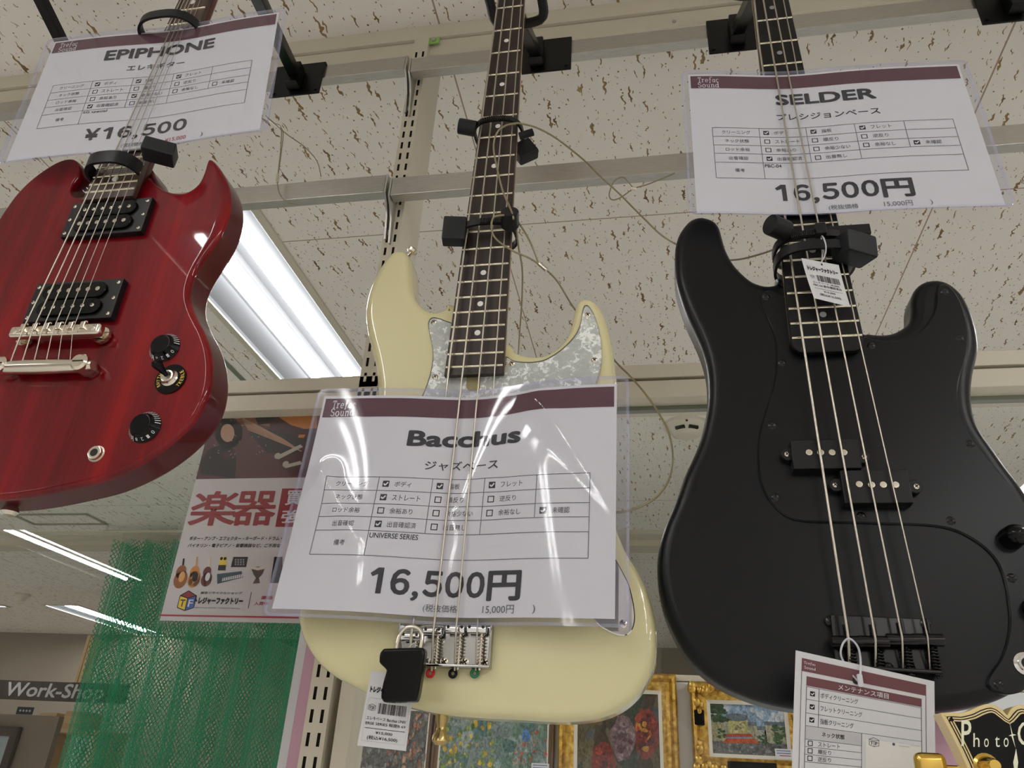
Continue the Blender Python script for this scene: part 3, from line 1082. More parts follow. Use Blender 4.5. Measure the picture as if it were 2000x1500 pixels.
def build_neck(root, nk, z_end, frets, dots, board_mat, neck_mat, dot_mat, dot_r, tb=0.006, tn=0.016, round_end=0.0, head_mat=None, head_len=0.17):
    Y = nk.Y
    # fretboard
    bm = bmesh.new()
    zs = [nk.zn, z_end]
    poly = [(nk.L(nk.zn), nk.zn)]
    if round_end:
        m = 6
        for k in range(m + 1):
            a = math.pi / 2 * k / m
            poly.append((nk.L(z_end) + round_end * (1 - math.cos(a)), z_end + round_end * (1 - math.sin(a))))
        for k in range(m + 1):
            a = math.pi / 2 * (1 - k / m)
            poly.append((nk.R(z_end) - round_end * (1 - math.cos(a)), z_end + round_end * (1 - math.sin(a))))
    else:
        poly += [(nk.L(z_end), z_end), (nk.R(z_end), z_end)]
    poly.append((nk.R(nk.zn), nk.zn))
    prism(bm, poly, Y, Y + tb, bev=0.0008)
    obj('fretboard', bm, board_mat, root, 30)
    # neck wood: D profile swept along z, running into the headstock
    bm = bmesh.new()
    rings = []
    zl = [z_end + (0.017 if round_end else 0.004), (z_end + nk.zn) / 2, nk.zn, nk.zn + 0.012]
    for z in zl:
        l, r = nk.L(z) - 0.0003, nk.R(z) + 0.0003
        ring = []
        c_, h_ = (l + r) / 2, (r - l) / 2
        for k in range(13):
            a = math.pi * k / 12
            ring.append(bm.verts.new((c_ - h_ * math.cos(a), Y + tb + tn * (math.sin(a) ** 0.7 if 0 < k < 12 else 0), z)))
        rings.append(ring)
    for a, b in zip(rings, rings[1:]):
        for i in range(12):
            bm.faces.new((a[i], a[i + 1], b[i + 1], b[i]))
        bm.faces.new((a[0], a[12], b[12], b[0]))
    bm.faces.new(rings[0]); bm.faces.new(list(reversed(rings[-1])))
    obj('neck', bm, neck_mat, root, 40)
    # headstock
    c_ = (nk.L(nk.zn) + nk.R(nk.zn)) / 2
    h_ = (nk.R(nk.zn) - nk.L(nk.zn)) / 2
    z = nk.zn + 0.006
    hp = smooth2([(c_ - h_, z), (c_ - h_ - 0.006, z + 0.03), (c_ - h_ - 0.012, z + 0.07), (c_ - h_ - 0.010, z + head_len * .8), (c_ - h_ + 0.012, z + head_len), (c_ + h_, z + head_len * .96), (c_ + h_ + 0.014, z + head_len * .8), (c_ + h_ + 0.012, z + 0.06), (c_ + h_ + 0.003, z + 0.02), (c_ + h_, z)], 4)
    bm = bmesh.new(); prism(bm, hp, Y + 0.004, Y + 0.018, bev=0.001); obj('headstock', bm, head_mat or neck_mat, root, 30)
    bm = bmesh.new(); box(bm, (c_, Y + 0.001, nk.zn + 0.0025), (2 * h_, 0.009, 0.005), bev=0.0006); obj('nut', bm, M['dot'], root)
    for n in frets:
        z = nk.z(n)
        bm = bmesh.new()
        l, r = nk.L(z) + 0.0008, nk.R(z) - 0.0008
        # crowned fret wire
        prof = [(-0.0013, 0.0), (-0.0009, -0.0008), (0, -0.0011), (0.0009, -0.0008), (0.0013, 0.0)]
        a = [bm.verts.new((l, Y + dy, z + dz)) for dz, dy in prof]
        b = [bm.verts.new((r, Y + dy, z + dz)) for dz, dy in prof]
        for i in range(4):
            bm.faces.new((a[i], a[i + 1], b[i + 1], b[i]))
        bm.faces.new((a[4], a[0], b[0], b[4])); bm.faces.new(a); bm.faces.new(list(reversed(b)))
        obj('fret', bm, M['fret'], root, 60)
    for n in dots:
        z = (nk.z(n) + nk.z(n - 1)) / 2
        for s in ((0,) if n != 12 else (-0.011, 0.011)):
            bm = bmesh.new()
            x = (nk.L(z) + nk.R(z)) / 2 + s
            cyl(bm, (x, Y + 0.001, z), (x, Y - 0.00025, z), dot_r, seg=20)
            obj('inlay_dot', bm, dot_mat, root, 30)


def add_string(root, nodes_px, r, z_nut, mat_=None, tail=None):
    """nodes_px: list of (x, y, Y) from top to bottom; runs on up to the nut"""
    P = [at(x, y, Y) for x, y, Y in nodes_px]
    d = (P[0] - P[1])
    top = P[0] + d * ((z_nut - P[0].z) / d.z)
    if top.z > P[0].z + 0.001:
        P = [top] + P
    if tail is not None:
        P.append(tail)
    bm = bmesh.new()
    tube(bm, P, r, 8)
    return obj('string', bm, mat_ or M['nickel_string'], root, 60)


def screws(root, pts, Y, r, m):
    for x, y in pts:
        obj('screw', screw_bm(at(x, y, Y), r), [m, M['dark']], root, 40)


# ------------------------------------------------------------------ the cream bass
FB = 0.675
CF = 0.687
root = thing('bass_guitar', 'cream bass guitar with white pearl pickguard hanging in the middle', 'bass guitar', at(930, 1400, CF))
cream_bass = root
out_px = [(885, 592), (866, 601), (848, 605), (831, 601), (815, 588), (806, 571), (802, 548), (801, 522), (799, 502), (792, 489), (780, 485), (764, 489), (747, 508), (731, 534), (721, 558), (714, 583), (711, 610), (714, 640), (721, 672), (728, 700), (733, 730), (735, 765), (730, 815), (715, 880), (690, 950), (655, 1025), (620, 1090), (595, 1145), (580, 1195), (583, 1231), (598, 1266), (618, 1294), (648, 1319), (683, 1338), (714, 1353), (760, 1370), (804, 1382), (855, 1393), (934, 1401), (1000, 1404), (1088, 1409), (1150, 1405), (1197, 1392), (1235, 1367), (1262, 1333), (1278, 1297), (1283, 1262), (1280, 1212), (1266, 1158), (1246, 1114), (1220, 1072), (1200, 1020), (1190, 960), (1186, 900), (1190, 840), (1199, 785), (1204, 744), (1201, 720), (1198, 690), (1194, 668), (1188, 640), (1180, 614), (1169, 593), (1156, 582), (1143, 579), (1132, 582), (1125, 591), (1121, 604), (1117, 625), (1110, 646), (1097, 666), (1079, 682), (1058, 691), (1037, 692), (1016, 688), (1002, 681), (992, 668)]
poly = resample2(smooth2(px2(out_px, CF), 6), 0.004)
bm = bmesh.new(); slab_body(bm, poly, CF, 0.042, 0.009); obj('body', bm, M['cream_lacquer'], root, 50)
nk = Neck(((869.5, 716), (969.0, 14)), ((983.5, 714), (1022.5, 13)), 21, 1, FB)
build_neck(root, nk, at(925, 731, FB).z, range(1, 22), (3, 5, 7, 9, 12, 15, 17, 19), M['rosewood'], M['maple'], M['dot'], 0.0032, tb=0.006, tn=0.018)
nk_cream = nk
guard = [(884, 634), (872, 628), (859, 623), (847, 620.5), (840, 624), (837, 633), (839, 650), (844, 674), (846, 695), (843, 720), (836, 746), (824, 776), (800, 820), (780, 870), (775, 925), (792, 975), (840, 1005), (900, 1012), (960, 1008), (1010, 980), (1060, 925), (1100, 868), (1140, 805), (1163, 753), (1171, 726), (1175, 702), (1174, 670), (1169, 642), (1160, 615), (1151, 600), (1144, 596.5), (1139, 604), (1134, 632), (1125, 653), (1107, 674), (1086, 691), (1062, 704), (1037, 708), (1013, 707), (1000, 704), (988, 697), (986, 716), (960, 726), (935, 722), (900, 715), (878, 700), (880, 660)]
gp = resample2(smooth2(px2(guard, CF), 5), 0.003)
bm = bmesh.new(); prism(bm, gp, CF - 0.0012, CF + 0.002); obj('pickguard_edge', bm, M['guard_edge'], root, None)
gp2 = resample2(smooth2(px2(guard, CF - 0.0026), 5), 0.003)
bm = bmesh.new(); prism(bm, gp2, CF - 0.0027, CF - 0.0010, bev=0.0010); obj('pickguard', bm, M['pearl'], root, 30)
# truss rod channel below the fretboard end
bm = bmesh.new()
tp = px2([(911, 732), (938, 732), (938, 757), (934, 764), (916, 764), (911, 757)], CF - 0.003)
prism(bm, tp, CF - 0.0034, CF - 0.0026); obj('truss_rod_slot', bm, plain('truss_slot_wood', (0.30, 0.26, 0.13)), root, None)
screws(root, [(847, 629), (849.5, 736), (1148, 615), (1161, 703), (1000, 710)], CF - 0.0028, 0.0033, M['nickel'])
# pickups (behind the price sign)
for (cx_, cy_) in ((905, 905), (895, 1085)):
    c_ = at(cx_, cy_, CF)
    pr = bmesh.new(); box(pr, c_ + Vector((0, -0.004, 0)), (0.092, 0.012, 0.018), None, 0.003)
    pk = obj('pickup', pr, M['black_plastic'], root)
    for s in (-0.030, -0.010, 0.010, 0.030):
        for t in (-0.004, 0.004):
            b_ = bmesh.new(); cyl(b_, c_ + Vector((s + t, -0.0095, 0)), c_ + Vector((s + t, -0.0106, 0)), 0.0024, seg=12); obj('pole_piece', b_, M['steel'], pk, 30)
# control plate
cp = [(1222, 1128), (1233, 1158), (1240, 1196), (1239, 1220), (1231, 1237), (1220, 1242), (1203, 1240), (1184, 1231), (1166, 1218), (1140, 1180), (1112, 1120), (1090, 1060), (1080, 1010), (1090, 985), (1112, 985), (1140, 1005), (1180, 1055)]
cp2 = resample2(smooth2(px2(cp, CF), 5), 0.003)
bm = bmesh.new(); prism(bm, cp2, CF - 0.0018, CF + 0.001, bev=0.0008); obj('control_plate', bm, M['chrome'], root, 30)
screws(root, [(1218, 1218)], CF - 0.002, 0.0036, M['nickel'])
for (kx, ky) in ((1118, 1025), (1145, 1090), (1175, 1150)):
    b_ = bmesh.new(); lathe(b_, at(kx, ky, CF - 0.001), (0, -1, 0), [(0, 0.010), (0.012, 0.0095), (0.014, 0.008)], 20); obj('control_knob', b_, M['black_plastic'], root)
# bridge: plate, four saddles, springs, screws
TLb, BRb = at(782, 1221, CF), at(958, 1308, CF)
bm = bmesh.new()
box(bm, ((TLb.x + BRb.x) / 2 + 0.001, CF - 0.001, (TLb.z + BRb.z) / 2), (BRb.x - TLb.x, 0.003, TLb.z - BRb.z), None, 0.0008)
box(bm, ((TLb.x + BRb.x) / 2 + 0.001, CF - 0.0055, BRb.z + 0.001), (BRb.x - TLb.x, 0.012, 0.0025), None, 0.0008)
box(bm, (BRb.x, CF - 0.004, (TLb.z + BRb.z) / 2), (0.0018, 0.009, TLb.z - BRb.z), None, 0.0005)
box(bm, (TLb.x + 0.002, CF - 0.004, (TLb.z + BRb.z) / 2), (0.0018, 0.009, TLb.z - BRb.z), None, 0.0005)
br = obj('bridge_plate', bm, M['chrome_plate'], root)
SY = CF - 0.010
sad = [(803, 1243), (846.5, 1233), (890.5, 1228.5), (932, 1228.5)]
for i, (x, y) in enumerate(sad):
    c_ = at(x, y, SY)
    sd = bmesh.new()
    cyl(sd, c_ + Vector((-0.0085, 0, 0)), c_ + Vector((0.0085, 0, 0)), 0.0042, seg=16, bev=0.0008)
    for s in (-0.006, 0.006):
        cyl(sd, c_ + Vector((s, -0.003, 0.001)), c_ + Vector((s, -0.0044, 0.001)), 0.0014, seg=8, mi=1)
    s_ = obj('saddle', sd, [M['chrome'], M['dark']], root)
    sp = bmesh.new()
    bz = BRb.z + 0.002
    pts = []
    turns = 9
    for k in range(turns * 8 + 1):
        a = 2 * math.pi * k / 8
        z = c_.z - 0.004 - (c_.z - 0.004 - bz) * k / (turns * 8)
        pts.append((c_.x + 0.004 + 0.0026 * math.cos(a), SY + 0.002 + 0.0026 * math.sin(a), z))
    tube(sp, pts, 0.0006, 5)
    cyl(sp, (c_.x + 0.004, SY + 0.002, c_.z), (c_.x + 0.004, SY + 0.002, bz - 0.004), 0.0013, seg=8)
    obj('intonation_spring', sp, M['nickel'], root, 60)
for (x, y) in [(833, 1290), (868, 1292), (908, 1293), (948, 1294)]:
    obj('bridge_screw', screw_bm(at(x, y, CF - 0.002), 0.0042), [M['nickel'], M['dark']], root, 40)
for (x, y), m_ in zip([(840.5, 1315), (884.5, 1315.5), (927, 1315)], ('felt_red', 'black_gloss', 'felt_green')):
    b_ = bmesh.new(); c_ = at(x, y, CF - 0.004)
    tube(b_, [c_ + Vector((0.0028 * math.cos(a), 0, 0.0028 * math.sin(a))) for a in (2 * math.pi * k / 16 for k in range(16))], 0.0014, 8, closed=True)
    obj('string_ball_end', b_, M[m_], root, 60)
# strings: the outer two run behind the price sign, the middle two in front of it
CS = 0.668
zt = nk.zn
tails = [at(799, 1310, CF - 0.006), at(843, 1310, CF - 0.006), at(888, 1310, CF - 0.006), at(929, 1310, CF - 0.006)]
add_string(root, [(972.7, 0, CS), (880, 690, CS), (869, 790, 0.680), (815, 1165, 0.680), (803, 1242, SY - 0.0045)], 0.00125, zt, tail=tails[0])
add_string(root, [(986, 0, CS), (846.5, 1233, CS)], 0.00105, zt, tail=tails[1])
add_string(root, [(1002.5, 0, CS), (891, 1228, CS)], 0.00090, zt, tail=tails[2])
add_string(root, [(1018, 0, CS), (969, 690, CS), (962, 780, 0.680), (937, 1165, 0.680), (932, 1228, SY - 0.0045)], 0.00070, zt, tail=tails[3])
# strap buttons
b_ = bmesh.new(); p_ = at(799, 497, CF + 0.02); d_ = Vector((0.55, 0, 0.8)).normalized()
lathe(b_, p_ - d_ * 0.004, d_, [(0, 0.004), (0.006, 0.0035), (0.008, 0.006), (0.011, 0.0065), (0.013, 0.004)], 16)
obj('strap_button', b_, M['nickel'], root)
b_ = bmesh.new(); p_ = at(864, 1398, CF + 0.018)
lathe(b_, p_ + Vector((0, 0, 0.006)), (0, 0, -1), [(0, 0.0055), (0.010, 0.0055), (0.014, 0.004), (0.018, 0.0045), (0.022, 0.0072), (0.026, 0.0075), (0.029, 0.004)], 18)
obj('strap_button', b_, M['brass'], root)
HEADY = 0.700
hanger(nk.edge(nk.l, nk.zn) * .5 + nk.edge(nk.r, nk.zn) * .5 + 0.0, 0.115, Vector(((nk.L(nk.zn) + nk.R(nk.zn)) / 2, 0.735, nk.zn + 0.006)), 'black guitar hanger on the upper bar behind the neck of the cream bass')

# ------------------------------------------------------------------ the black bass
FBk = 0.665
KF = 0.677
root = thing('bass_guitar', 'all black bass guitar with black pickguard hanging at the right', 'bass guitar', at(1700, 1380, KF))
black_bass = root
out_px = [(1529, 541), (1520, 548), (1505, 552), (1490, 551), (1471, 544), (1452, 529), (1434, 509), (1419, 482), (1411, 456), (1405, 436), (1393, 424), (1370, 418), (1350, 423), (1336, 436), (1325, 454), (1319, 477), (1318, 512), (1321, 546), (1330, 578), (1342, 610), (1356, 640), (1368, 668), (1377, 696), (1382, 722), (1384, 752), (1383, 785), (1378, 815), (1371, 845), (1361, 873), (1349, 900), (1337, 926), (1316, 984), (1299, 1024), (1289, 1056), (1284, 1088), (1284, 1122), (1289, 1156), (1300, 1198), (1316, 1236), (1338, 1274), (1366, 1306), (1402, 1334), (1442, 1354), (1490, 1371), (1546, 1383), (1620, 1390), (1700, 1392), (1800, 1390), (1880, 1383), (1950, 1368), (2005, 1335), (2045, 1270), (2060, 1190), (2056, 1110), (2044, 1040), (2022, 985), (1996, 942), (1970, 908), (1944, 871), (1921, 838), (1908, 809), (1903, 782), (1902, 756), (1905, 726), (1911, 700), (1915, 677), (1914, 651), (1907, 621), (1896, 592), (1881, 567), (1860, 549), (1838, 541), (1815, 542), (1799, 549), (1788, 562), (1783, 580), (1783, 602), (1779, 621), (1769, 632), (1752, 642), (1734, 647), (1711, 647), (1692, 644), (1681, 640)]
poly = resample2(smooth2(px2(out_px, KF), 6), 0.004)
bm = bmesh.new(); slab_body(bm, poly, KF, 0.042, 0.010); obj('body', bm, M['satin_black'], root, 50)
nk = Neck(((1544.4, 657), (1475, 37.5)), ((1686, 657), (1549, 37.5)), 20, 3, FBk)
build_neck(root, nk, at(1620, 686, FBk).z, range(2, 21), (3, 5, 7, 9, 12, 15, 17, 19), M['ebony'], M['maple'], M['dot_grey'], 0.0031, tb=0.006, tn=0.018, round_end=0.012, head_mat=M['satin_black'])
guard = [(1543, 588), (1535, 584), (1520, 574), (1505, 569), (1494, 571), (1487, 578), (1485.5, 587.5), (1490, 602), (1499, 625), (1509, 647.5), (1515, 674), (1516, 700), (1514, 730), (1509, 760), (1499, 790), (1490, 820), (1482.5, 850), (1479.5, 880), (1480.6, 910), (1484, 938), (1492, 962), (1506, 984), (1526, 1004), (1550, 1016), (1582, 1021), (1622, 1022), (1674, 1023), (1730, 1025), (1782, 1026), (1822, 1029), (1858, 1036), (1890, 1050), (1922, 1072), (1946, 1100), (1960, 1136), (1967, 1176), (1970, 1212), (1966, 1248), (1954, 1284), (1938, 1308), (1928, 1324), (1926, 1336), (1932, 1346), (1946, 1354), (1970, 1357), (2000, 1347), (2022, 1310), (2035, 1250), (2042, 1180), (2040, 1110), (2026, 1045), (2003, 992), (1974, 952), (1947, 919), (1921, 886), (1897, 854), (1880, 824), (1872, 797), (1869.5, 767), (1874, 737), (1884, 707), (1889, 677), (1889, 644), (1882, 610), (1869, 580), (1854, 562), (1841, 557), (1831, 560), (1827.5, 573), (1826, 599), (1818, 621), (1801, 644), (1779, 659), (1752, 666), (1726, 667), (1704, 664), (1687, 659), (1680, 668), (1650, 675), (1600, 678), (1560, 670), (1548, 640)]
gp = resample2(smooth2(px2(guard, KF), 5), 0.003)
bm = bmesh.new(); prism(bm, gp, KF - 0.0025, KF + 0.002, bev=0.0013); obj('pickguard', bm, M['guard_black'], root, 30)
GF = KF - 0.0025
screws(root, [(1496, 580), (1527, 709), (1508, 831), (1845, 570), (1875, 661), (1702, 675), (1895, 867), (1514, 971), (1682, 1008), (1857, 1017), (1976, 1129), (1951, 1338)], GF, 0.0038, M['black_hw'])
# split pickups with round poles
for (tl, br_, poles, ears) in (((1543, 859), (1685, 914), [(1580, 884), (1602.5, 884), (1625, 884), (1648, 884)], [(1537, 888), (1687, 893)]),
                               ((1640, 918), (1786, 982), [(1678, 946), (1702, 947), (1725, 947), (1749, 947)], [(1631, 948), (1789, 951)])):
    PYf = GF - 0.012
    a, b = at(*tl, PYf), at(*br_, PYf)
    bm = bmesh.new()
    box(bm, ((a.x + b.x) / 2, PYf + 0.0065, (a.z + b.z) / 2), (b.x - a.x, 0.013, a.z - b.z), None, 0.0012)
    pk = obj('pickup', bm, M['black_plastic'], root)
    for (x, y) in poles:
        p_ = at(x, y, PYf)
        b_ = bmesh.new(); cyl(b_, p_ + Vector((0, 0.001, 0)), p_ + Vector((0, -0.0008, 0)), 0.0029, seg=18, bev=0.0004); obj('pole_piece', b_, M['nickel'], pk, 40)
    for (x, y), s in zip(ears, (1, -1)):
        p_ = at(x, y, GF - 0.006)
        b_ = bmesh.new()
        lathe(b_, p_ + Vector((s * 0.001, 0.005, 0)), (0, -1, 0), [(0, 0.006), (0.006, 0.006), (0.0065, 0.0055)], 16)
        e_ = obj('mounting_ear', b_, M['black_plastic'], pk)
        obj('ear_screw', screw_bm(p_ + Vector((0, -0.001, 0)), 0.0028), [M['nickel'], M['dark']], pk, 40)
# bridge
TLb, BRb = at(1612, 1204, KF), at(1836, 1318, KF)
bm = bmesh.new()
rot = Matrix.Rotation(0.03, 3, 'Y')
cb = Vector(((TLb.x + BRb.x) / 2, KF - 0.0012, (TLb.z + BRb.z) / 2))
wB, hB = BRb.x - TLb.x - 0.004, TLb.z - BRb.z
box(bm, cb, (wB, 0.003, hB), rot, 0.0009)
box(bm, cb + Vector((0, -0.0055, -hB / 2 + 0.0012)), (wB, 0.012, 0.003), rot, 0.0009)
box(bm, cb + Vector((-wB / 2 + .0015, -0.003, 0)), (0.003, 0.006, hB), rot, 0.0009)
obj('bridge_plate', bm, M['black_hw'], root)
SYk = KF - 0.011
sadk = [(1653, 1254), (1706, 1254), (1761, 1250), (1812, 1250)]
for x, y in sadk:
    c_ = at(x, y, SYk)
    b_ = bmesh.new(); cyl(b_, c_ + Vector((-0.0112, 0, 0)), c_ + Vector((0.0112, 0, 0)), 0.0048, seg=16, bev=0.0008)
    obj('saddle', b_, M['black_hw'], root)
    b_ = bmesh.new()
    cyl(b_, c_ + Vector((0.003, 0.002, 0.016)), c_ + Vector((0.003, 0.002, -0.028)), 0.0012, seg=8)
    pts = [(c_.x + 0.003 + 0.003 * math.cos(2 * math.pi * k / 8), SYk + 0.002 + 0.003 * math.sin(2 * math.pi * k / 8), c_.z - 0.005 - 0.021 * k / 72) for k in range(73)]
    tube(b_, pts, 0.0007, 5)
    obj('intonation_spring', b_, M['black_hw'], root, 60)
for (x, y) in [(1622, 1213), (1808, 1218), (1735, 1304), (1777, 1303), (1826, 1304)]:
    obj('bridge_screw', screw_bm(at(x, y, KF - 0.003), 0.0042), [M['black_hw'], M['dark']], root, 40)
KS = 0.657
zt = nk.zn
tl = [at(x, y, KF - 0.006) for x, y in ((1660, 1312), (1710, 1312), (1764, 1312), (1817, 1314))]
add_string(root, [(1473, 0, KS), (1483, 90, KS), (1492, 150, 0.6625), (1531, 405, 0.6625), (1541, 480, KS), (1567, 657, KS), (1657, 1248, SYk - 0.005)], 0.00125, zt, tail=tl[0])
add_string(root, [(1491, 0, 0.6545), (1604, 657, KS), (1710, 1250, SYk - 0.005)], 0.00105, zt, tail=tl[1])
add_string(root, [(1511, 0, 0.6545), (1642, 657, KS), (1762, 1246, SYk - 0.005)], 0.00090, zt, tail=tl[2])
add_string(root, [(1530, 0, KS), (1549, 95, KS), (1559, 150, 0.6625), (1618, 405, 0.6625), (1637, 480, KS), (1677, 657, KS), (1812, 1246, SYk - 0.005)], 0.00070, zt, tail=tl[3])
for (x, y) in ((1974, 1052), (2022, 1190)):
    p_ = at(x, y, GF)
    b_ = bmesh.new(); lathe(b_, p_ + Vector((0, 0.001, 0)), (0, -1, 0), [(0, 0.0095), (0.011, 0.0088), (0.015, 0.0075), (0.018, 0.004), (0.0187, 0.001)], 24)
    obj('control_knob', b_, M['black_gloss'], root)
p_ = at(2003, 1297, GF)
b_ = bmesh.new(); lathe(b_, p_ + Vector((0, 0.001, 0)), (0, -1, 0), [(0, 0.0085), (0.002, 0.0085), (0.0025, 0.006), (0.005, 0.006)], 20); j_ = obj('output_jack', b_, M['chrome'], root)
b_ = bmesh.new(); cyl(b_, p_ + Vector((0, -0.0040, 0)), p_ + Vector((0, -0.0043, 0)), 0.0042, seg=16); obj('jack_hole', b_, M['dark'], j_)
hanger(0.155, 0.09, Vector(((nk.L(nk.zn) + nk.R(nk.zn)) / 2, 0.725, nk.zn + 0.006)), 'black guitar hanger on the upper bar behind the neck of the black bass')

# ------------------------------------------------------------------ the red guitar
FR = 0.545
RF = 0.557
root = thing('electric_guitar', 'cherry red double-horned electric guitar hanging at the left', 'electric guitar', at(60, 980, RF))
red_guitar = root
out_px = [(278, 352), (290, 343), (303, 357), (322, 369), (345, 374), (365, 371), (384, 357), (396, 336), (404, 316), (410, 310), (418, 314), (430, 330), (442, 354), (447, 385), (442, 420), (427, 455), (405, 488), (384, 520), (371, 550), (368, 580), (378, 612), (395, 645), (407, 680), (411, 720), (406, 760), (391, 798), (365, 832), (325, 868), (270, 904), (200, 935), (130, 953), (60, 967), (0, 974), (-70, 974), (-150, 960), (-220, 925), (-262, 880), (-275, 830), (-258, 780), (-222, 730), (-172, 690), (-125, 650), (-95, 620), (-88, 590), (-74, 550), (-42, 510), (-22, 470), (-6, 430), (10, 405), (30, 378), (58, 350), (92, 325), (118, 312), (140, 309), (153, 316), (159, 331), (153, 345), (143, 360), (139, 374), (142, 382), (152, 384), (166, 381), (176, 372), (190, 358)]
poly = resample2(smooth2(px2(out_px, RF), 6), 0.0035)
hornL, hornR = [Vector((p.x, p.z)) for p in (at(60, 360, RF), at(425, 400, RF))]


def red_inset(p):
    q = 0.0045
    d = (p - hornR).length
    q += 0.007 * math.exp(-(d / 0.05) ** 2)
    tipd = min((p - Vector((t.x, t.z))).length for t in (at(411, 313, RF), at(148, 314, RF), at(140, 380, RF)))
    return q * min(1.0, 0.25 + tipd / 0.04)


bm = bmesh.new(); slab_body(bm, poly, RF, 0.036, 0.008, inset=red_inset, bdep=0.006, rb=0.005, side_mi=1); obj('body', bm, [M['red'], M['red_dark']], root, 50)  # side faces take the darker red, shade put into their colour
nk = Neck(((168.5, 372), (343, 10)), ((263, 371), (404, 10)), 22, 4, FR, scale=0.6285 * 0.975)
build_neck(root, nk, at(215, 386, FR).z, range(1, 23), (3, 5, 7, 9, 12, 15, 17, 19, 21), M['rosewood_red'], M['red_dark'], M['dot'], 0.0036, tb=0.006, tn=0.017, head_mat=M['black_gloss'])
# heel block joining neck and body between the horns
bm = bmesh.new()
hp = px2([(186, 395), (200, 316), (280, 312), (296, 330), (310, 362), (300, 395)], RF + 0.003)
prism(bm, hp, RF + 0.003, RF + 0.032, bev=0.002); obj('neck_heel', bm, M['red_dark'], root)
# humbuckers
def humbucker(c4, screw_rows):
    Yt = RF - 0.007
    P = [at(x, y, Yt) for x, y in c4]
    cx_ = sum(p.x for p in P) / 4; cz_ = sum(p.z for p in P) / 4
    wd = ((P[1].x - P[0].x) + (P[2].x - P[3].x)) / 2; ht = ((P[0].z - P[3].z) + (P[1].z - P[2].z)) / 2
    bm = bmesh.new(); box(bm, (cx_, RF - 0.002, cz_), (wd, 0.010, ht), None, 0.0014)
    pk = obj('pickup', bm, M['black_plastic'], root)
    bw = wd * 0.72
    for k, s in ((0, 1), (1, -1)):
        z = cz_ + s * ht * 0.205
        b_ = bmesh.new()
        hh = ht * 0.19
        pl = [(cx_ - bw / 2 + hh * 1.0 - hh * math.cos(a), z - hh * math.sin(a)) for a in (math.pi / 2 * q / 5 - math.pi / 2 for q in range(11))]
        pr = [(cx_ + bw / 2 - hh + hh * math.cos(a), z - hh * math.sin(a)) for a in (math.pi / 2 - math.pi / 2 * q / 5 for q in range(11))]
        prism(b_, pl + pr, Yt - 0.0035, Yt + 0.002, bev=0.0008)
        obj('bobbin', b_, M['black_gloss'], pk, 35)
        for i in range(6):
            p_ = Vector((cx_ + (i - 2.5) * bw / 6.6, Yt - 0.0034, z))
            if (k == 0) == screw_rows:
                obj('pole_piece', screw_bm(p_, 0.0024), [M['nickel'], M['dark']], pk, 40)
            else:
                b_ = bmesh.new(); cyl(b_, p_ + Vector((0, .001, 0)), p_ + Vector((0, -0.0005, 0)), 0.0024, seg=14); obj('pole_piece', b_, M['nickel'], pk, 40)
    for sx in (-1, 1):
        for sz in (-.78, 0, .78):
            obj('ring_screw', screw_bm(Vector((cx_ + sx * (wd / 2 - 0.0045), Yt - 0.0002, cz_ + sz * ht / 2)), 0.0023), [M['nickel'], M['dark']], pk, 40)


humbucker([(141, 393), (294, 389), (277, 454), (121, 461)], True)
humbucker([(71, 551), (237, 546), (219, 625), (47, 625)], False)
# bridge and tailpiece
BYr = RF - 0.013
a, b = at(24, 652, BYr), at(200, 645, BYr)
bm = bmesh.new()
d = (b - a)
rot = Matrix.Rotation(-math.atan2(d.z, d.x), 3, 'Y')
box(bm, (a + b) / 2, (d.length, 0.010, 0.012), rot, 0.003, seg=3)
brg = obj('bridge', bm, M['nickel'], root)
for i in range(6):
    p_ = a.lerp(b, 0.17 + 0.132 * i)
    b_ = bmesh.new(); box(b_, p_ + Vector((0, -0.005, 0.002)), (0.0055, 0.006, 0.008), rot, 0.001); obj('saddle', b_, M['nickel'], brg)
    b_ = bmesh.new(); cyl(b_, p_ + Vector((0, -0.004, 0.008)), p_ + Vector((0, -0.004, 0.0045)), 0.0016, seg=8); obj('saddle_screw', b_, M['nickel'], brg)
for t in (0.07, 0.93):
    p_ = a.lerp(b, t)
    b_ = bmesh.new(); lathe(b_, Vector((p_.x, RF + 0.001, p_.z)), (0, -1, 0), [(0, 0.0035), (0.003, 0.0035), (0.003, 0.0085), (0.0065, 0.0085), (0.0065, 0.003), (0.019, 0.003), (0.020, 0.002)], 20)
    obj('bridge_post', b_, M['nickel'], root)
a2, b2 = at(-14, 719, RF - 0.011), at(182, 714, RF - 0.011)
bm = bmesh.new()
d2 = b2 - a2
pts = [a2 + d2 * (i / 16) for i in range(17)]
tube(bm, pts, 0.006, 12, radii=[0.0045 + 0.003 * math.sin(math.pi * i / 16) ** 0.5 for i in range(17)])
tp = obj('tailpiece', bm, M['nickel'], root, 50)
for t in (0.10, 0.90):
    p_ = a2 + d2 * t
    b_ = bmesh.new(); lathe(b_, Vector((p_.x, RF + 0.001, p_.z + 0.001)), (0, -1, 0), [(0, 0.006), (0.004, 0.007), (0.004, 0.0085), (0.018, 0.0085), (0.020, 0.0065)], 20)
    quad(b_, [Vector((p_.x + q * 0.0055, RF - 0.0192, p_.z + 0.001 + s * 0.0007)) for q, s in ((-1, -1), (1, -1), (1, 1), (-1, 1))], 1)
    obj('tailpiece_stud', b_, [M['nickel'], M['dark']], root, 40)
RS = 0.538
tops = [354, 360.5, 367.6, 373.5, 382.5, 391]
bots = [42, 62, 81, 103, 122, 142]
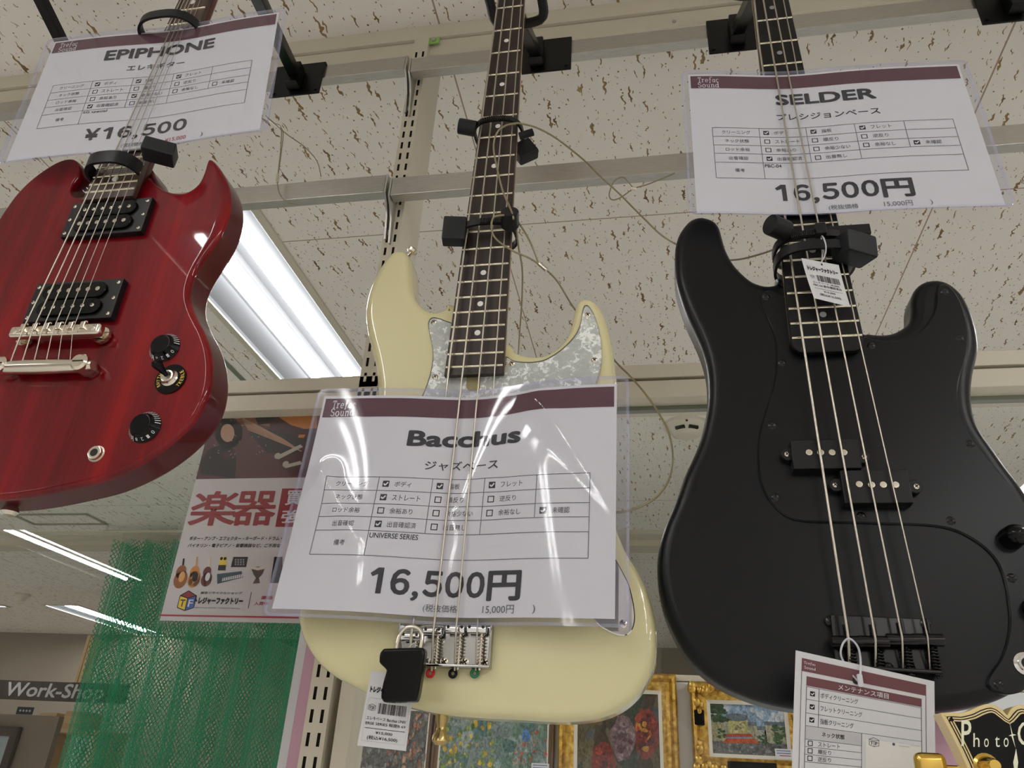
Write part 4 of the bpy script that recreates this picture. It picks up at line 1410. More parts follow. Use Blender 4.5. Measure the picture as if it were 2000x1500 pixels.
for i in range(6):
    t_ = a2.lerp(b2, 0.2 + 0.12 * i) + Vector((0, -0.004, 0))
    y_ = 650 - i * 1.2
    xf = lambda y: tops[i] + (bots[i] - tops[i]) * y / 650
    if i in (0, 5):
        px_ = [(xf(0), 0, 0.5435), (xf(270), 270, 0.5435), (xf(380), 380, 0.539), (bots[i], y_, BYr - 0.008)]
    else:
        px_ = [(xf(0), 0, 0.5375), (xf(300), 300, 0.5375), (bots[i], y_, BYr - 0.008)]
    add_string(root, px_, (0.00060, 0.00052, 0.00044, 0.00036, 0.00028, 0.00024)[i] * 1.35, nk.zn, tail=t_)
# knobs
for (x, y, num) in ((306, 665, 0), (266, 822, 0)):
    p_ = at(x, y, RF - 0.014)
    b_ = bmesh.new(); q_ = Vector((p_.x, RF + 0.0005, p_.z))
    lathe(b_, q_, (0, -1, 0), [(0, 0.0150), (0.0010, 0.0150), (0.0075, 0.0100), (0.0088, 0.0096), (0.0092, 0.0088)], 36)
    kn = obj('control_knob', b_, M['black_gloss'], root, 35)
    b_ = bmesh.new()
    for k in range(22):
        aa = -2.0 + 4.0 * k / 21 + 2.2
        u_ = Vector((math.cos(aa), 0, math.sin(aa)))
        t_ = Vector((-math.sin(aa), 0, math.cos(aa)))
        y1, r1, y2, r2 = -0.0058, 0.0118, -0.0016, 0.0150
        quad(b_, [q_ + u_ * r1 + Vector((0, y1, 0)) + t_ * .0004, q_ + u_ * r2 + Vector((0, y2, 0)) + t_ * .0004, q_ + u_ * r2 + Vector((0, y2, 0)) - t_ * .0004, q_ + u_ * r1 + Vector((0, y1, 0)) - t_ * .0004])
    for k, dgt in enumerate(('0', '1', '2', '8', '9')):
        aa = -1.1 - 0.42 * k + 0.6
        vs, fs = glyphs(dgt)
        u_ = Vector((math.cos(aa), 0, math.sin(aa))); t_ = Vector((math.sin(aa), 0, -math.cos(aa)))
        cpt = q_ + u_ * 0.0131 + Vector((0, -0.0044, 0))
        V = [b_.verts.new(cpt + t_ * ((vx - .5) * 0.0022) + (u_ * 0.61 - Vector((0, -0.79, 0))) * ((.5 - vy) * 0.0032)) for vx, vy in vs]
        for f in fs:
            try: b_.faces.new([V[i2] for i2 in f])
            except ValueError: pass
    obj('knob_markings', b_, M['ink_white'], kn, None)
# toggle switch
p_ = at(334, 741, RF)
b_ = bmesh.new(); cyl(b_, p_ + Vector((0, 0.0005, 0)), p_ + Vector((0, -0.0012, 0)), 0.0150, seg=36); tw = obj('switch_plate', b_, M['black_gloss'], root)
def ring_text(bm_, s, c_, rad, a0, a1, h, flip):
    n = len(s)
    for k, ch in enumerate(s):
        aa = a0 + (a1 - a0) * (k + .5) / n
        vs, fs = glyphs(ch)
        u_ = Vector((math.cos(aa), 0, math.sin(aa)))
        t_ = Vector((-math.sin(aa), 0, math.cos(aa))) * flip
        wch = abs(a1 - a0) / n * rad * 0.72
        if ch == 'I': wch *= 0.3
        V = [bm_.verts.new(c_ + u_ * (rad + (0.5 - vy) * h * (-flip)) + t_ * ((vx - .5) * wch)) for vx, vy in vs]
        for f in fs:
            try: bm_.faces.new([V[i2] for i2 in f])
            except ValueError: pass
b_ = bmesh.new()
ring_text(b_, 'TREBLE', p_ + Vector((0, -0.0014, 0)), 0.0118, -0.75, 0.75, 0.0034, 1)
ring_text(b_, 'RHYTHM', p_ + Vector((0, -0.0014, 0)), 0.0118, math.pi + 0.75, math.pi - 0.75, 0.0034, -1)
obj('switch_lettering', b_, M['yellow'], tw, None)
b_ = bmesh.new(); lathe(b_, p_ + Vector((0, -0.001, 0)), (0, -1, 0), [(0, 0.0082), (0.002, 0.0082), (0.0035, 0.0065), (0.006, 0.006), (0.0065, 0.004)], 24); obj('switch_nut', b_, M['nickel'], tw)
b_ = bmesh.new(); d_ = Vector((-0.35, -0.75, 0.45)).normalized()
lathe(b_, p_ + Vector((0, -0.006, 0)), d_, [(0, 0.0018), (0.006, 0.0026), (0.013, 0.0048), (0.016, 0.0048), (0.018, 0.003)], 16); obj('switch_tip', b_, M['black_gloss'], tw)
# jack and strap button
p_ = at(189, 887, RF)
b_ = bmesh.new(); lathe(b_, p_ + Vector((0, .0005, 0)), (0, -1, 0), [(0, 0.0078), (0.0012, 0.0078), (0.0014, 0.0066), (0.0042, 0.0062), (0.0045, 0.005)], 6 * 4); j_ = obj('output_jack', b_, M['nickel'], root, 30)
b_ = bmesh.new(); cyl(b_, p_ + Vector((0, -0.0040, 0)), p_ + Vector((0, -0.0042, 0)), 0.0036, seg=16); obj('jack_hole', b_, M['dark'], j_)
p_ = at(22, 992, RF + 0.018)
b_ = bmesh.new(); lathe(b_, p_ + Vector((0, 0, 0.010)), (0, 0, -1), [(0, 0.0045), (0.007, 0.004), (0.010, 0.0065), (0.014, 0.0078), (0.017, 0.005)], 18); obj('strap_button', b_, M['nickel'], root)
hanger(-0.605, 0.095, Vector(((nk.L(nk.zn) + nk.R(nk.zn)) / 2, 0.60, nk.zn + 0.006)), 'black guitar hanger on the upper bar right of the sign on the red guitar', 2.650)
hanger(-1.02, 0.095, Vector((-1.03, 0.60, 2.94 - .2)), 'black guitar hanger arm at the top left corner above the sign', 2.650)
hanger(0.56, 0.095, Vector((0.56, 0.70, 2.74)), 'black guitar hanger in the top right corner')


# ================================================================== PRICE SIGNS
ROWS = [0.411, 0.475, 0.537, 0.597, 0.659, 0.767]
COLS = [0.078, 0.251, 0.421, 0.590, 0.758, 0.922]


def check_box(sh, u, v, on, k=1.0, m=None):
    s = 0.0105 * k
    asp = (sh.c[1] - sh.c[0]).length / (sh.c[3] - sh.c[0]).length
    t = s * asp
    m = m or M['ink']
    if on:
        sh.rect(m, u - s, v - t, u + s, v + t, 0.0002, 1, 1)
        sh.line(M['ink_white'], [(u - s * .62, v - t * .05), (u - s * .15, v + t * .5), (u + s * .65, v - t * .5)], 0.0042 * k, 0.0004)
    else:
        sh.frame(m, u - s, v - t, u + s, v + t, 0.003 * k, 0.003 * k * asp)


def price_sign(label, corners, sleeve_px, Y, bend, maker, kind, note, checks, price, tax, title_box, kana_box, price_box, loc):
    root = thing('price_sign', label, 'price sign', loc)
    sh = Sheet([at(x, y, Y) for x, y in corners], bend)
    P = M['ink']; G = M['ink_grey']
    sh.sheet(M['paper'], 112, 72)
    sh.rect(M['maroon'], 0.008, 0.014, 0.992, 0.110, 0.0003)
    sh.slab(M['ink_white'], 'Trefac', 0.036, 0.022, 0.120, 0.064)
    sh.slab(M['ink_white'], 'Sound', 0.034, 0.064, 0.119, 0.105)
    sh.text(P, maker, *title_box, 0.035)
    sh.text(P, kind, *kana_box, 0.012)
    for v in ROWS:
        sh.rect(G, COLS[0], v - 0.0014, COLS[-1], v + 0.0014, 0.0003, 96, 1)
    for i, u in enumerate(COLS):
        v1 = ROWS[5] if i in (0, 1, 5) else (ROWS[4] if i in (2, 3) else ROWS[3])
        sh.rect(G, u - 0.0010, ROWS[0], u + 0.0010, v1, 0.0003, 1, 28)
    heads = ['クリーニング', 'ネック状態', 'ロッド余裕', '出音確認', '備考']
    for i, h in enumerate(heads):
        v = (ROWS[i] + ROWS[i + 1]) / 2
        hw = 0.0088 * len(h)
        sh.text(G, h, 0.165 - hw, v - 0.0125, 0.165 + hw, v + 0.0125, 0.004)
    cells = [(0, 0, 'ボディ'), (0, 1, '指板'), (0, 2, 'フレット'), (1, 0, 'ストレート'), (1, 1, '順反り'), (1, 2, '逆反り'),
             (2, 0, '余裕あり'), (2, 1, '余裕少ない'), (2, 2, '余裕なし'), (2, 3, '未確認'), (3, 0, '出音確認済'), (3, 1, '出音無し')]
    for r_, c_, s in cells:
        v = (ROWS[r_] + ROWS[r_ + 1]) / 2
        u = COLS[c_ + 1]
        check_box(sh, u + 0.025, v, (r_, c_) in checks)
        sh.text(G, s, u + 0.053, v - 0.013, u + 0.053 + 0.0175 * len(s), v + 0.013, 0.004)
    sh.text(P, note, 0.256, 0.667, 0.256 + 0.0098 * len(note), 0.690, 0.012)
    sh.price(P, price, *price_box, 0.030)
    for s, (u0, u1, m_) in tax:
        sh.text(m_, s, u0, 0.951, u1, 0.986, 0.002)
    sh.done('paper', root)
    # clear sleeve: thin closed slab with rounded corners around the paper
    C4 = [sh.uv(x, y) for x, y in sleeve_px]
    u0 = (C4[0][0] + C4[3][0]) / 2; u1 = (C4[1][0] + C4[2][0]) / 2
    v0 = (C4[0][1] + C4[1][1]) / 2; v1 = (C4[2][1] + C4[3][1]) / 2
    bm = bmesh.new()
    NU, NV = 120, 84
    W_, H_ = (u1 - u0) * 0.297, (v1 - v0) * 0.21
    rc = 0.008

    def sq(i, j):      # pull the grid's corners in to round them
        x, y = i / NU * W_, j / NV * H_
        for cx_, cy_ in ((rc, rc), (W_ - rc, rc), (rc, H_ - rc), (W_ - rc, H_ - rc)):
            inx = x < rc if cx_ == rc else x > W_ - rc
            iny = y < rc if cy_ == rc else y > H_ - rc
            if inx and iny:
                dx, dy = (x - cx_) / rc, (y - cy_) / rc
                m_ = max(abs(dx), abs(dy)); L = math.hypot(dx, dy)
                if L > 0:
                    x, y = cx_ + dx * m_ / L * rc, cy_ + dy * m_ / L * rc
        return u0 + x / 0.297, v0 + y / 0.21
    lay = []
    for lift in (0.0013, -0.0007):
        lay.append([[bm.verts.new(sh.p(*sq(i, j), lift)) for i in range(NU + 1)] for j in range(NV + 1)])
    for g in lay:
        for j in range(NV):
            for i in range(NU):
                edge = i in (0, NU - 1) or j in (0, NV - 1)
                bm.faces.new((g[j][i], g[j][i + 1], g[j + 1][i + 1], g[j + 1][i])).material_index = 1 if edge else 0
    bd = [(0, i) for i in range(NU)] + [(j, NU) for j in range(NV)] + [(NV, i) for i in range(NU, 0, -1)] + [(j, 0) for j in range(NV, 0, -1)]
    for k in range(len(bd)):
        (a, b), (c_, d) = bd[k], bd[(k + 1) % len(bd)]
        bm.faces.new((lay[0][a][b], lay[0][c_][d], lay[1][c_][d], lay[1][a][b])).material_index = 1
    o = obj('clear_sleeve', bm, [M['sleeve'], M['sleeve_edge']], root, 60)
    o['label'] = 'clear plastic card sleeve'
    return root


CREASES = [(0.73, 0.07, 0.54, 0.55, 0.0022, 0.055), (0.75, 0.06, 1.00, 0.55, 0.0026, 0.055), (0.06, 0.40, -0.02, 0.62, 0.0024, 0.05), (0.06, 0.40, 0.19, 0.66, 0.0020, 0.05)]


def bend_cream(u, v):
    z = 0.0145 * math.exp(-((u - 0.535 + 0.02 * v) / 0.20) ** 2)
    z += 0.0025 * math.sin(2.2 * math.pi * (u * 0.8 + v * 0.55)) * (1 - 0.4 * v)
    for (a, b, c_, d, amp, wd) in CREASES:
        px_, py_ = u * 1.414 - a * 1.414, v - b
        ex, ey = (c_ - a) * 1.414, d - b
        L2 = ex * ex + ey * ey
        t = max(0.0, min(1.0, (px_ * ex + py_ * ey) / L2))
        dd = math.hypot(px_ - ex * t, py_ - ey * t)
        z -= amp * (1 - 0.5 * t) * math.exp(-(dd / wd) ** 2)
    return z


price_sign('white price sign with a creased glossy sleeve tucked under the strings of the cream bass', [(634, 774), (1205, 751), (1201, 1209), (532, 1189)],
           [(620, 760), (1220, 738), (1218, 1220), (520, 1196)], 0.6585, bend_cream, 'Bacchus', 'ジャズベース', 'UNIVERSE SERIES',
           {(0, 0), (0, 1), (0, 2), (1, 0), (2, 3), (3, 0)}, '16,500円', [('(税抜価格', (0.445, 0.545, M['ink_grey'])), ('15,000円', (0.622, 0.716, M['ink_grey'])), (')', (0.770, 0.778, M['ink_grey']))],
           (0.318, 0.178, 0.697, 0.258), (0.389, 0.325, 0.629, 0.371), (0.274, 0.815, 0.736, 0.940), at(870, 1200, 0.66))
price_sign('white price sign tucked under the strings of the black bass', [(1344, 145.5), (1872, 125.6), (1964, 401), (1361, 416)],
           [(1331, 141), (1884, 118), (1979, 411), (1347, 424)], 0.6535, lambda u, v: 0.006 * math.exp(-((u - 0.37) / 0.22) ** 2), 'SELDER', 'プレシジョンベース', 'PBC-04',
           {(0, 0), (0, 1), (0, 2), (2, 3), (3, 0)}, '16,500円', [('(税抜価格', (0.452, 0.548, M['ink_grey'])), ('15,000円', (0.629, 0.719, M['ink_grey'])), (')', (0.774, 0.782, M['ink_grey']))],
           (0.327, 0.155, 0.688, 0.237), (0.322, 0.303, 0.688, 0.351), (0.274, 0.806, 0.740, 0.932), at(1660, 410, 0.655))
price_sign('white price sign tucked under the strings of the red guitar', [(107, 82), (545, 24), (507, 253), (12, 315)],
           [(91, 79), (556, 16), (514, 261), (-2, 324)], 0.5355, lambda u, v: 0.005 * math.exp(-((u - 0.55) / 0.22) ** 2), 'EPIPHONE', 'エレキギター', 'SG special',
           {(0, 0), (0, 1), (0, 2), (2, 1), (3, 0)}, '¥16,500', [('(税抜価格', (0.453, 0.545, M['ink_grey'])), ('¥15,000', (0.626, 0.711, M['ink_red'])), (')', (0.770, 0.778, M['ink_grey']))],
           (0.266, 0.145, 0.742, 0.237), (0.380, 0.295, 0.623, 0.347), (0.290, 0.814, 0.706, 0.922), at(260, 290, 0.537))


# ================================================================== SECURITY STRAPS, CABLES, TAGS
def strap(label, c, rx, ry, hgt, parts):
    """horizontal plastic band round a neck; parts builds the alarm box and lock"""
    r_ = thing('security_strap', label, 'security tag', c)
    bm = bmesh.new()
    N = 48
    rg = []
    for k in range(N):
        a = 2 * math.pi * k / N
        cs, sn = math.cos(a), math.sin(a)
        # super-ellipse section so that the band hugs the neck
        e = 0.75
        x = math.copysign(abs(cs) ** e, cs); y = math.copysign(abs(sn) ** e, sn)
        q = [(1, -hgt / 2), (1, hgt / 2)]
        rg.append([bm.verts.new(Vector(c) + Vector((x * (rx + t), y * (ry + t), z))) for t, z in ((0, -hgt / 2), (0, hgt / 2), (0.0028, hgt / 2), (0.0028, -hgt / 2))])
    for k in range(N):
        a, b = rg[k], rg[(k + 1) % N]
        for i in range(4):
            bm.faces.new((a[i], a[(i + 1) % 4], b[(i + 1) % 4], b[i]))
    obj('band', bm, M['black_plastic'], r_, 35)
    if 'ribs' in parts:
        bm = bmesh.new()
        x0, x1 = parts['ribs']
        for k in range(14):
            x = x0 + (x1 - x0) * k / 13
            box(bm, Vector(c) + Vector((x, -ry * (1 - abs(x / rx) ** 2.7) ** 0.37 - 0.0035, 0)), (0.0012, 0.0016, hgt * 0.8))
        obj('ratchet_teeth', bm, M['black_plastic'], r_, None)
    for (p, size, ang, m_, bev) in parts.get('boxes', []):
        bm = bmesh.new(); box(bm, p, size, Matrix.Rotation(ang[2], 3, 'Z') @ Matrix.Rotation(ang[1], 3, 'Y') @ Matrix.Rotation(ang[0], 3, 'X'), bev)
        obj('alarm_box', bm, m_, r_)
    for (p, d, ra, L) in parts.get('locks', []):
        bm = bmesh.new(); cyl(bm, Vector(p), Vector(p) + Vector(d).normalized() * L, ra, seg=24, bev=0.0015)
        obj('lock_cylinder', bm, M['black_plastic'], r_)
    return r_


V3 = Vector
nkc = nk_cream
zc = at(972, 236, 0.662).z
xc = (nkc.L(zc) + nkc.R(zc)) / 2
strap('black security strap round the cream bass neck, the upper of two', (xc, 0.684, zc), 0.028, 0.024, 0.007,
      {'ribs': (-0.018, 0.018), 'locks': [(at(930, 252, 0.668), (-1, -0.25, 0.12), 0.0095, 0.022)],
       'boxes': [(at(1025, 296, 0.700), (0.026, 0.016, 0.024), (0, -0.6, 0.2), M['black_plastic'], 0.002), (at(1028, 262, 0.675), (0.018, 0.006, 0.008), (0, -0.3, 0), M['black_plastic'], 0.001)]})
zc = at(960, 434, 0.660).z
xc = (nkc.L(zc) + nkc.R(zc)) / 2
strap('black security strap with square alarm box round the cream bass neck, the lower of two', (xc, 0.684, zc), 0.030, 0.0245, 0.008,
      {'ribs': (-0.004, 0.022), 'locks': [(at(996, 443, 0.664), (0.15, -1, 0.35), 0.010, 0.020)],
       'boxes': [(at(888, 452, 0.664), (0.026, 0.016, 0.032), (0, 0, 0.15), M['slate_plastic'], 0.002)]})
zc = at(1570, 452, 0.640).z
strap('black security strap with round lock across the black bass neck, the upper of two', (at(1577, 452, 0.672).x, 0.672, zc), 0.034, 0.026, 0.008,
      {'ribs': (-0.022, 0.0), 'locks': [(at(1536, 452, 0.646), (-1, -0.75, 0.0), 0.0105, 0.022)],
       'boxes': [(at(1655, 452, 0.650), (0.042, 0.006, 0.012), (0, 0.0, 0.0), M['black_plastic'], 0.001), (at(1602, 450, 0.642), (0.010, 0.009, 0.013), (0, 0, 0), M['black_plastic'], 0.001)]})
zc = at(1590, 480, 0.640).z
strap('black security strap with block-shaped alarm box on the black bass neck, the lower of two', (at(1588, 500, 0.670).x, 0.670, zc), 0.036, 0.030, 0.010,
      {'boxes': [(at(1668, 486, 0.650), (0.034, 0.026, 0.024), (0.1, 0.0, 0.5), M['slate_plastic'], 0.0025)]})
zc = at(250, 297, 0.520).z
strap('slate black security strap with alarm box round the red guitar neck below its sign', (at(240, 312, 0.548).x, 0.552, zc), 0.0280, 0.027, 0.016,
      {'boxes': [(at(312, 297, 0.528), (0.032, 0.022, 0.017), (0, 0.05, 0.45), M['slate_plastic'], 0.002)]})
zc = at(358, 22, 0.52).z
strap('dark security strap round the red guitar neck above its sign', (at(355, 30, 0.550).x, 0.552, zc), 0.037, 0.031, 0.012, {})

def cable(label, lists, r=0.0011, crimps=()):
    r_ = thing('security_cable', label, 'cable', lists[0][0] if isinstance(lists[0][0], Vector) else at(*lists[0][0]))
    for L in lists:
        bm = bmesh.new(); tube(bm, catmull([at(*p) for p in L], False, 8), r, 8)
        obj('wire', bm, M['cable'], r_, 60)
    for a, b in crimps:
        bm = bmesh.new(); cyl(bm, at(*a), at(*b), 0.0026, seg=12, bev=0.0005); obj('crimp', bm, M['nickel'], r_)
    return r_


cable('olive security cable sagging from the cream bass neck across to the black bass neck', [[(1005, 243, 0.656), (1013, 241, 0.66), (1044, 248, 0.67), (1080, 266, 0.70), (1118, 294, 0.73), (1146, 318, 0.75), (1174, 346, 0.77), (1212, 381, 0.78), (1258, 427, 0.79), (1300, 465, 0.79), (1370, 500, 0.78), (1430, 508, 0.76), (1490, 495, 0.73), (1530, 478, 0.70), (1545, 470, 0.69)]])
cable('olive security cable looping down the cream bass fretboard between its two straps', [[(1013, 240, 0.650), (988.5, 245, 0.648), (971, 259, 0.650), (964, 287, 0.652), (971, 329, 0.652), (981.5, 371, 0.650), (999, 413, 0.645), (1003, 428, 0.645)]])
cable('olive security cable with a silver crimp, looping behind the cream bass and its sign',
      [[(985, 420, 0.642), (964, 425, 0.642), (960, 448, 0.648), (971, 469, 0.656), (1002, 490, 0.662), (1034, 504, 0.672), (1055, 518, 0.68)], [(1010, 430, 0.662), (1034, 469, 0.67), (1052, 514, 0.68)],
       [(1066, 526, 0.68), (1090, 551, 0.70), (1118, 597, 0.745), (1160, 655, 0.76), (1204, 708, 0.76), (1230, 734, 0.75), (1258, 766, 0.74), (1286, 806, 0.73), (1306, 846, 0.72), (1314, 890, 0.71), (1310, 926, 0.70), (1294, 958, 0.69), (1266, 982, 0.68), (1220, 999, 0.678), (1170, 1000, 0.678)],
       [(1008, 441, 0.670), (1013, 483, 0.69), (1020, 525, 0.71), (1020, 580, 0.73), (1016, 640, 0.745), (1012, 700, 0.75)]],
      crimps=[((1053, 515, 0.68), (1068, 528, 0.68))])
cable('thin security cable tied in a small knot between cream and black basses', [[(1318, 338, 0.872), (1300, 346, 0.87), (1265, 360, 0.87), (1237, 369, 0.87), (1212, 386, 0.87), (1195, 390, 0.868), (1190, 378, 0.866), (1200, 354, 0.866), (1216, 346, 0.868), (1228, 357, 0.87), (1238, 369, 0.87)]], 0.0009, [((1232, 368, 0.868), (1243, 369, 0.868))])
cable('olive security cable loop hanging right of the red guitar and its sign', [[(519, 226, 0.80), (535, 240, 0.82), (549, 250, 0.85), (548, 290, 0.86), (542, 345, 0.875)], [(549, 250, 0.85), (553, 262, 0.86), (549, 300, 0.87), (543, 345, 0.875)], [(541, 352, 0.875), (546, 378, 0.88), (560, 394, 0.885), (584, 399, 0.888)], [(521, 229, 0.80), (560, 262, 0.84), (595, 287, 0.86), (619, 315, 0.88), (627, 345, 0.889)]], 0.0009, [((543, 341, 0.875), (541, 356, 0.875))])


# ---- small tags
def barcode(sh, u0, v0, u1, v1):
    rr = random.Random(3)
    u = u0
    while u < u1:
        w_ = rr.choice((0.006, 0.010, 0.016)) * (u1 - u0) / 0.62
        sh.rect(M['ink'], u, v0, min(u + w_, u1), v1, 0.0002, 1, 1)
        u += w_ + rr.choice((0.006, 0.009, 0.015)) * (u1 - u0) / 0.62


def cube_logo(sh, u, v, s, asp, col=False):
    """little box with T and F on its two faces"""
    a = s; b = s * asp
    K = M['ink']
    L_ = [(u - a, v - b * .5), (u, v - b * .25), (u, v + b), (u - a, v + b * .7)]
    R_ = [(u, v - b * .25), (u + a, v - b * .5), (u + a, v + b * .7), (u, v + b)]
    T_ = [(u - a, v - b * .5), (u - a * .1, v - b), (u + a, v - b * .5), (u, v - b * .25)]
    if col:
        sh.poly(M['yellow'], L_, 0.0003); sh.poly(plain('logo_blue', (0.05, 0.13, 0.42)), R_, 0.0003); sh.poly(M['poster_red'], T_, 0.0003)
    for q in (L_, R_, T_):
        sh.line(K, q + [q[0]], s * 0.09, 0.0004)
    sh.text(K, 'T', u - a * .8, v - b * .1, u - a * .18, v + b * .62, 0.012, 0.0006)
    sh.text(M['ink_white'] if col else K, 'F', u + a * .22, v - b * .1, u + a * .78, v + b * .62, 0.012, 0.0006)


r_ = thing('price_tag', 'small white barcode price tag hanging on the black bass strings below its straps', 'price tag', at(1625, 600, 0.645))
sh = Sheet([at(1565, 504, 0.640), at(1639, 516, 0.642), at(1660, 601, 0.650), at(1590, 582, 0.648)], lambda u, v: 0.002 * math.sin(3 * v + u))
sh.sheet(M['paper'], 12, 12)
sh.text(M['ink'], 'トレジャーファクトリー', 0.10, 0.155, 0.92, 0.265, 0.06)
cube_logo(sh, 0.17, 0.41, 0.055, 0.7)
barcode(sh, 0.29, 0.35, 0.90, 0.50)
sh.text(M['ink'], 'エレキベース  SELDER', 0.14, 0.525, 0.86, 0.565, 0.01)
sh.text(M['ink'], 'PBC-04 動作確認済み', 0.13, 0.585, 0.90, 0.645, 0.01)
sh.rect(M['ink'], 0.13, 0.695, 0.90, 0.702, 0.0002, 6, 1)
sh.text(M['ink'], '¥15,000', 0.36, 0.735, 0.68, 0.785, 0.01)
sh.text(M['ink'], '(税込¥16,500)', 0.22, 0.815, 0.80, 0.89, 0.01)
sh.ell(M['dark'], 0.53, 0.065, 0.025, 0.025, 0.0003)
sh.done('card', r_)
b_ = bmesh.new(); tube(b_, catmull([at(x, y, Y) for x, y, Y in ((1605, 511, 0.6405), (1612, 496, 0.636), (1613, 480, 0.632), (1609, 466, 0.632), (1605, 461, 0.640), (1604, 470, 0.645), (1606, 495, 0.645), (1605, 512, 0.6425))], False, 6), 0.0007, 6)
obj('nylon_loop', b_, M['fishline'], r_, 60)

r_ = thing('price_tag', 'small white barcode price tag behind the black key fob at the cream bass bridge', 'price tag', at(745, 1460, 0.672))
sh = Sheet([at(725, 1309, 0.666), at(811, 1321, 0.666), at(793, 1467, 0.674), at(697.5, 1456, 0.674)])
sh.sheet(M['paper'], 10, 10)
sh.text(M['ink'], 'トレジャーファクトリー', 0.06, 0.205, 1.10 - .16, 0.295, 0.06)
sh.frame(M['pale_grey'], 0.06, 0.36, 0.96, 0.93, 0.006, 0.006)
cube_logo(sh, 0.17, 0.485, 0.075, 0.58)
barcode(sh, 0.30, 0.42, 0.90, 0.56)
sh.text(M['ink'], 'エレキベース Bacchus UNIV', 0.09, 0.605, 0.93, 0.65, 0.008)
sh.text(M['ink'], 'ERSE SERIES 程度B 69', 0.09, 0.67, 0.93, 0.715, 0.008)
sh.rect(M['ink'], 0.09, 0.755, 0.93, 0.762, 0.0002, 6, 1)
sh.text(M['ink'], '¥15,000', 0.33, 0.79, 0.68, 0.83, 0.012)
sh.text(M['ink'], '(税込¥16,500)', 0.17, 0.85, 0.80, 0.91, 0.012)
sh.done('card', r_)
b_ = bmesh.new(); tube(b_, catmull([at(x, y, Y) for x, y, Y in ((770, 1316, 0.6662), (785, 1290, 0.664), (800, 1262, 0.662), (812, 1258, 0.668), (800, 1285, 0.672), (772, 1317, 0.668))], False, 6), 0.0006, 6)
obj('nylon_loop', b_, M['fishline'], r_, 60)

# key fob with wire shackle
r_ = thing('key_fob', 'black plastic fob on a steel wire loop hooked to the cream bass bridge', 'fob', at(785, 1370, 0.650))
q = lambda pts: [(560 + x / 4.545, 1180 + y / 4.545) for x, y in pts]
fp = px2(q([(850, 400), (890, 390), (1180, 382), (1212, 395), (1222, 440), (1195, 620), (1165, 800), (1145, 850), (1120, 862), (880, 868), (845, 848), (832, 815), (850, 700), (878, 600), (875, 575), (825, 525), (817, 500), (822, 440)]), 0.645)
fp = resample2(smooth2(fp, 4), 0.0012)
bm = bmesh.new(); slab_body(bm, fp, 0.645, 0.011, 0.0022, steps=3); obj('fob_body', bm, M['black_gloss'], r_, 50)
pts = [at(x, y, 0.651) for x, y in q([(972, 400), (985, 330), (1010, 260), (1055, 213), (1110, 200), (1165, 215), (1198, 260), (1200, 320), (1185, 400)])]
bm = bmesh.new(); tube(bm, catmull(pts, False, 6), 0.0016, 10); obj('wire_shackle', bm, M['nickel'], r_, 60)

# maintenance tag
r_ = thing('maintenance_tag', 'white maintenance checklist card hanging from the black bass bridge by a clear loop', 'tag', at(1690, 1500, 0.635))
sh = Sheet([at(1554, 1270, 0.632), at(1825, 1331, 0.636), at(1834, 1640, 0.642), at(1544, 1640, 0.640)], lambda u, v: 0.0025 * math.sin(2.5 * v))
sh.sheet(M['paper'], 16, 24)
PX = lambda x, y: sh.uv(1500 + x / 4, 1180 + y / 4)
def prect(m, a, b, lift=0.0002):
    (u0, v0), (u1, v1) = PX(*a), PX(*b)
    sh.rect(m, u0, v0, u1, v1, lift)
def ptext(m, s, a, b, off=0.0, lift=0.0004):
    (u0, v0), (u1, v1) = PX(*a), PX(*b)
    sh.text(m, s, u0, v0, u1, v1, off, lift)
ma = M['maroon_soft']
u0, v0 = PX(265, 420); u1 = PX(1237, 690)[0]; v1 = PX(267, 522)[1]
sh.rect(ma, u0, v0, u1, v1)
sh.rect(ma, u0, v1, u0 + 0.004, 1, 0.0002, 1, 10); sh.rect(ma, u1 - 0.004, v1, u1, 1, 0.0002, 1, 10)
sh.slab(M['ink_white'], 'Trefac', *PX(282, 445), *PX(374, 486))
sh.slab(M['ink_white'], 'Sound', *PX(282, 480), *PX(374, 524))
h0 = PX(303, 565); h1 = PX(305, 640); hr = PX(1207, 850)[0]
sh.rect(ma, h0[0], h0[1], hr, h1[1])
hv = h1[1] - h0[1]
cm = (h0[0] + hr) / 2
sh.text(M['ink_white'], 'メンテナンス項目', cm - 0.18, h0[1] + hv * .2, cm + 0.18, h0[1] + hv * .82, 0.012, 0.0004)
Gk = M['ink_grey']
vr = [PX(305, y)[1] for y in (648, 748, 858, 960, 1068, 1128, 1190, 1250, 1312, 1374)]
uc = PX(400, 800)[0]; um = PX(740, 1100)[0]
for k, v in enumerate(vr):
    ue = hr if k < 4 else um
    sh.rect(Gk, h0[0], v - 0.0012, ue, v + 0.0012, 0.0002)
sh.rect(Gk, h0[0], vr[0], h0[0] + 0.004, 1, 0.0002, 1, 8); sh.rect(Gk, hr - 0.004, vr[0], hr, 1, 0.0002, 1, 8)
sh.rect(Gk, uc - 0.002, vr[0], uc + 0.002, vr[3], 0.0002, 1, 4); sh.rect(Gk, um - 0.002, vr[3], um + 0.002, 1, 0.0002, 1, 4)
sh.rect(M['pale_grey'], h0[0] + 0.004, vr[3] + 0.0012, um - 0.002, vr[4] - 0.0012, 0.00015)
for k, s in enumerate(('ボディクリーニング', 'フレットクリーニング', '指板クリーニング')):
    v = (vr[k] + vr[k + 1]) / 2
    check_box(sh, (h0[0] + uc) / 2, v, True, 1.7, M['ink'])
    sh.text(Gk, s, uc + 0.012, v - 0.016, uc + 0.012 + 0.030 * len(s), v + 0.016, 0.004)
v = (vr[3] + vr[4]) / 2
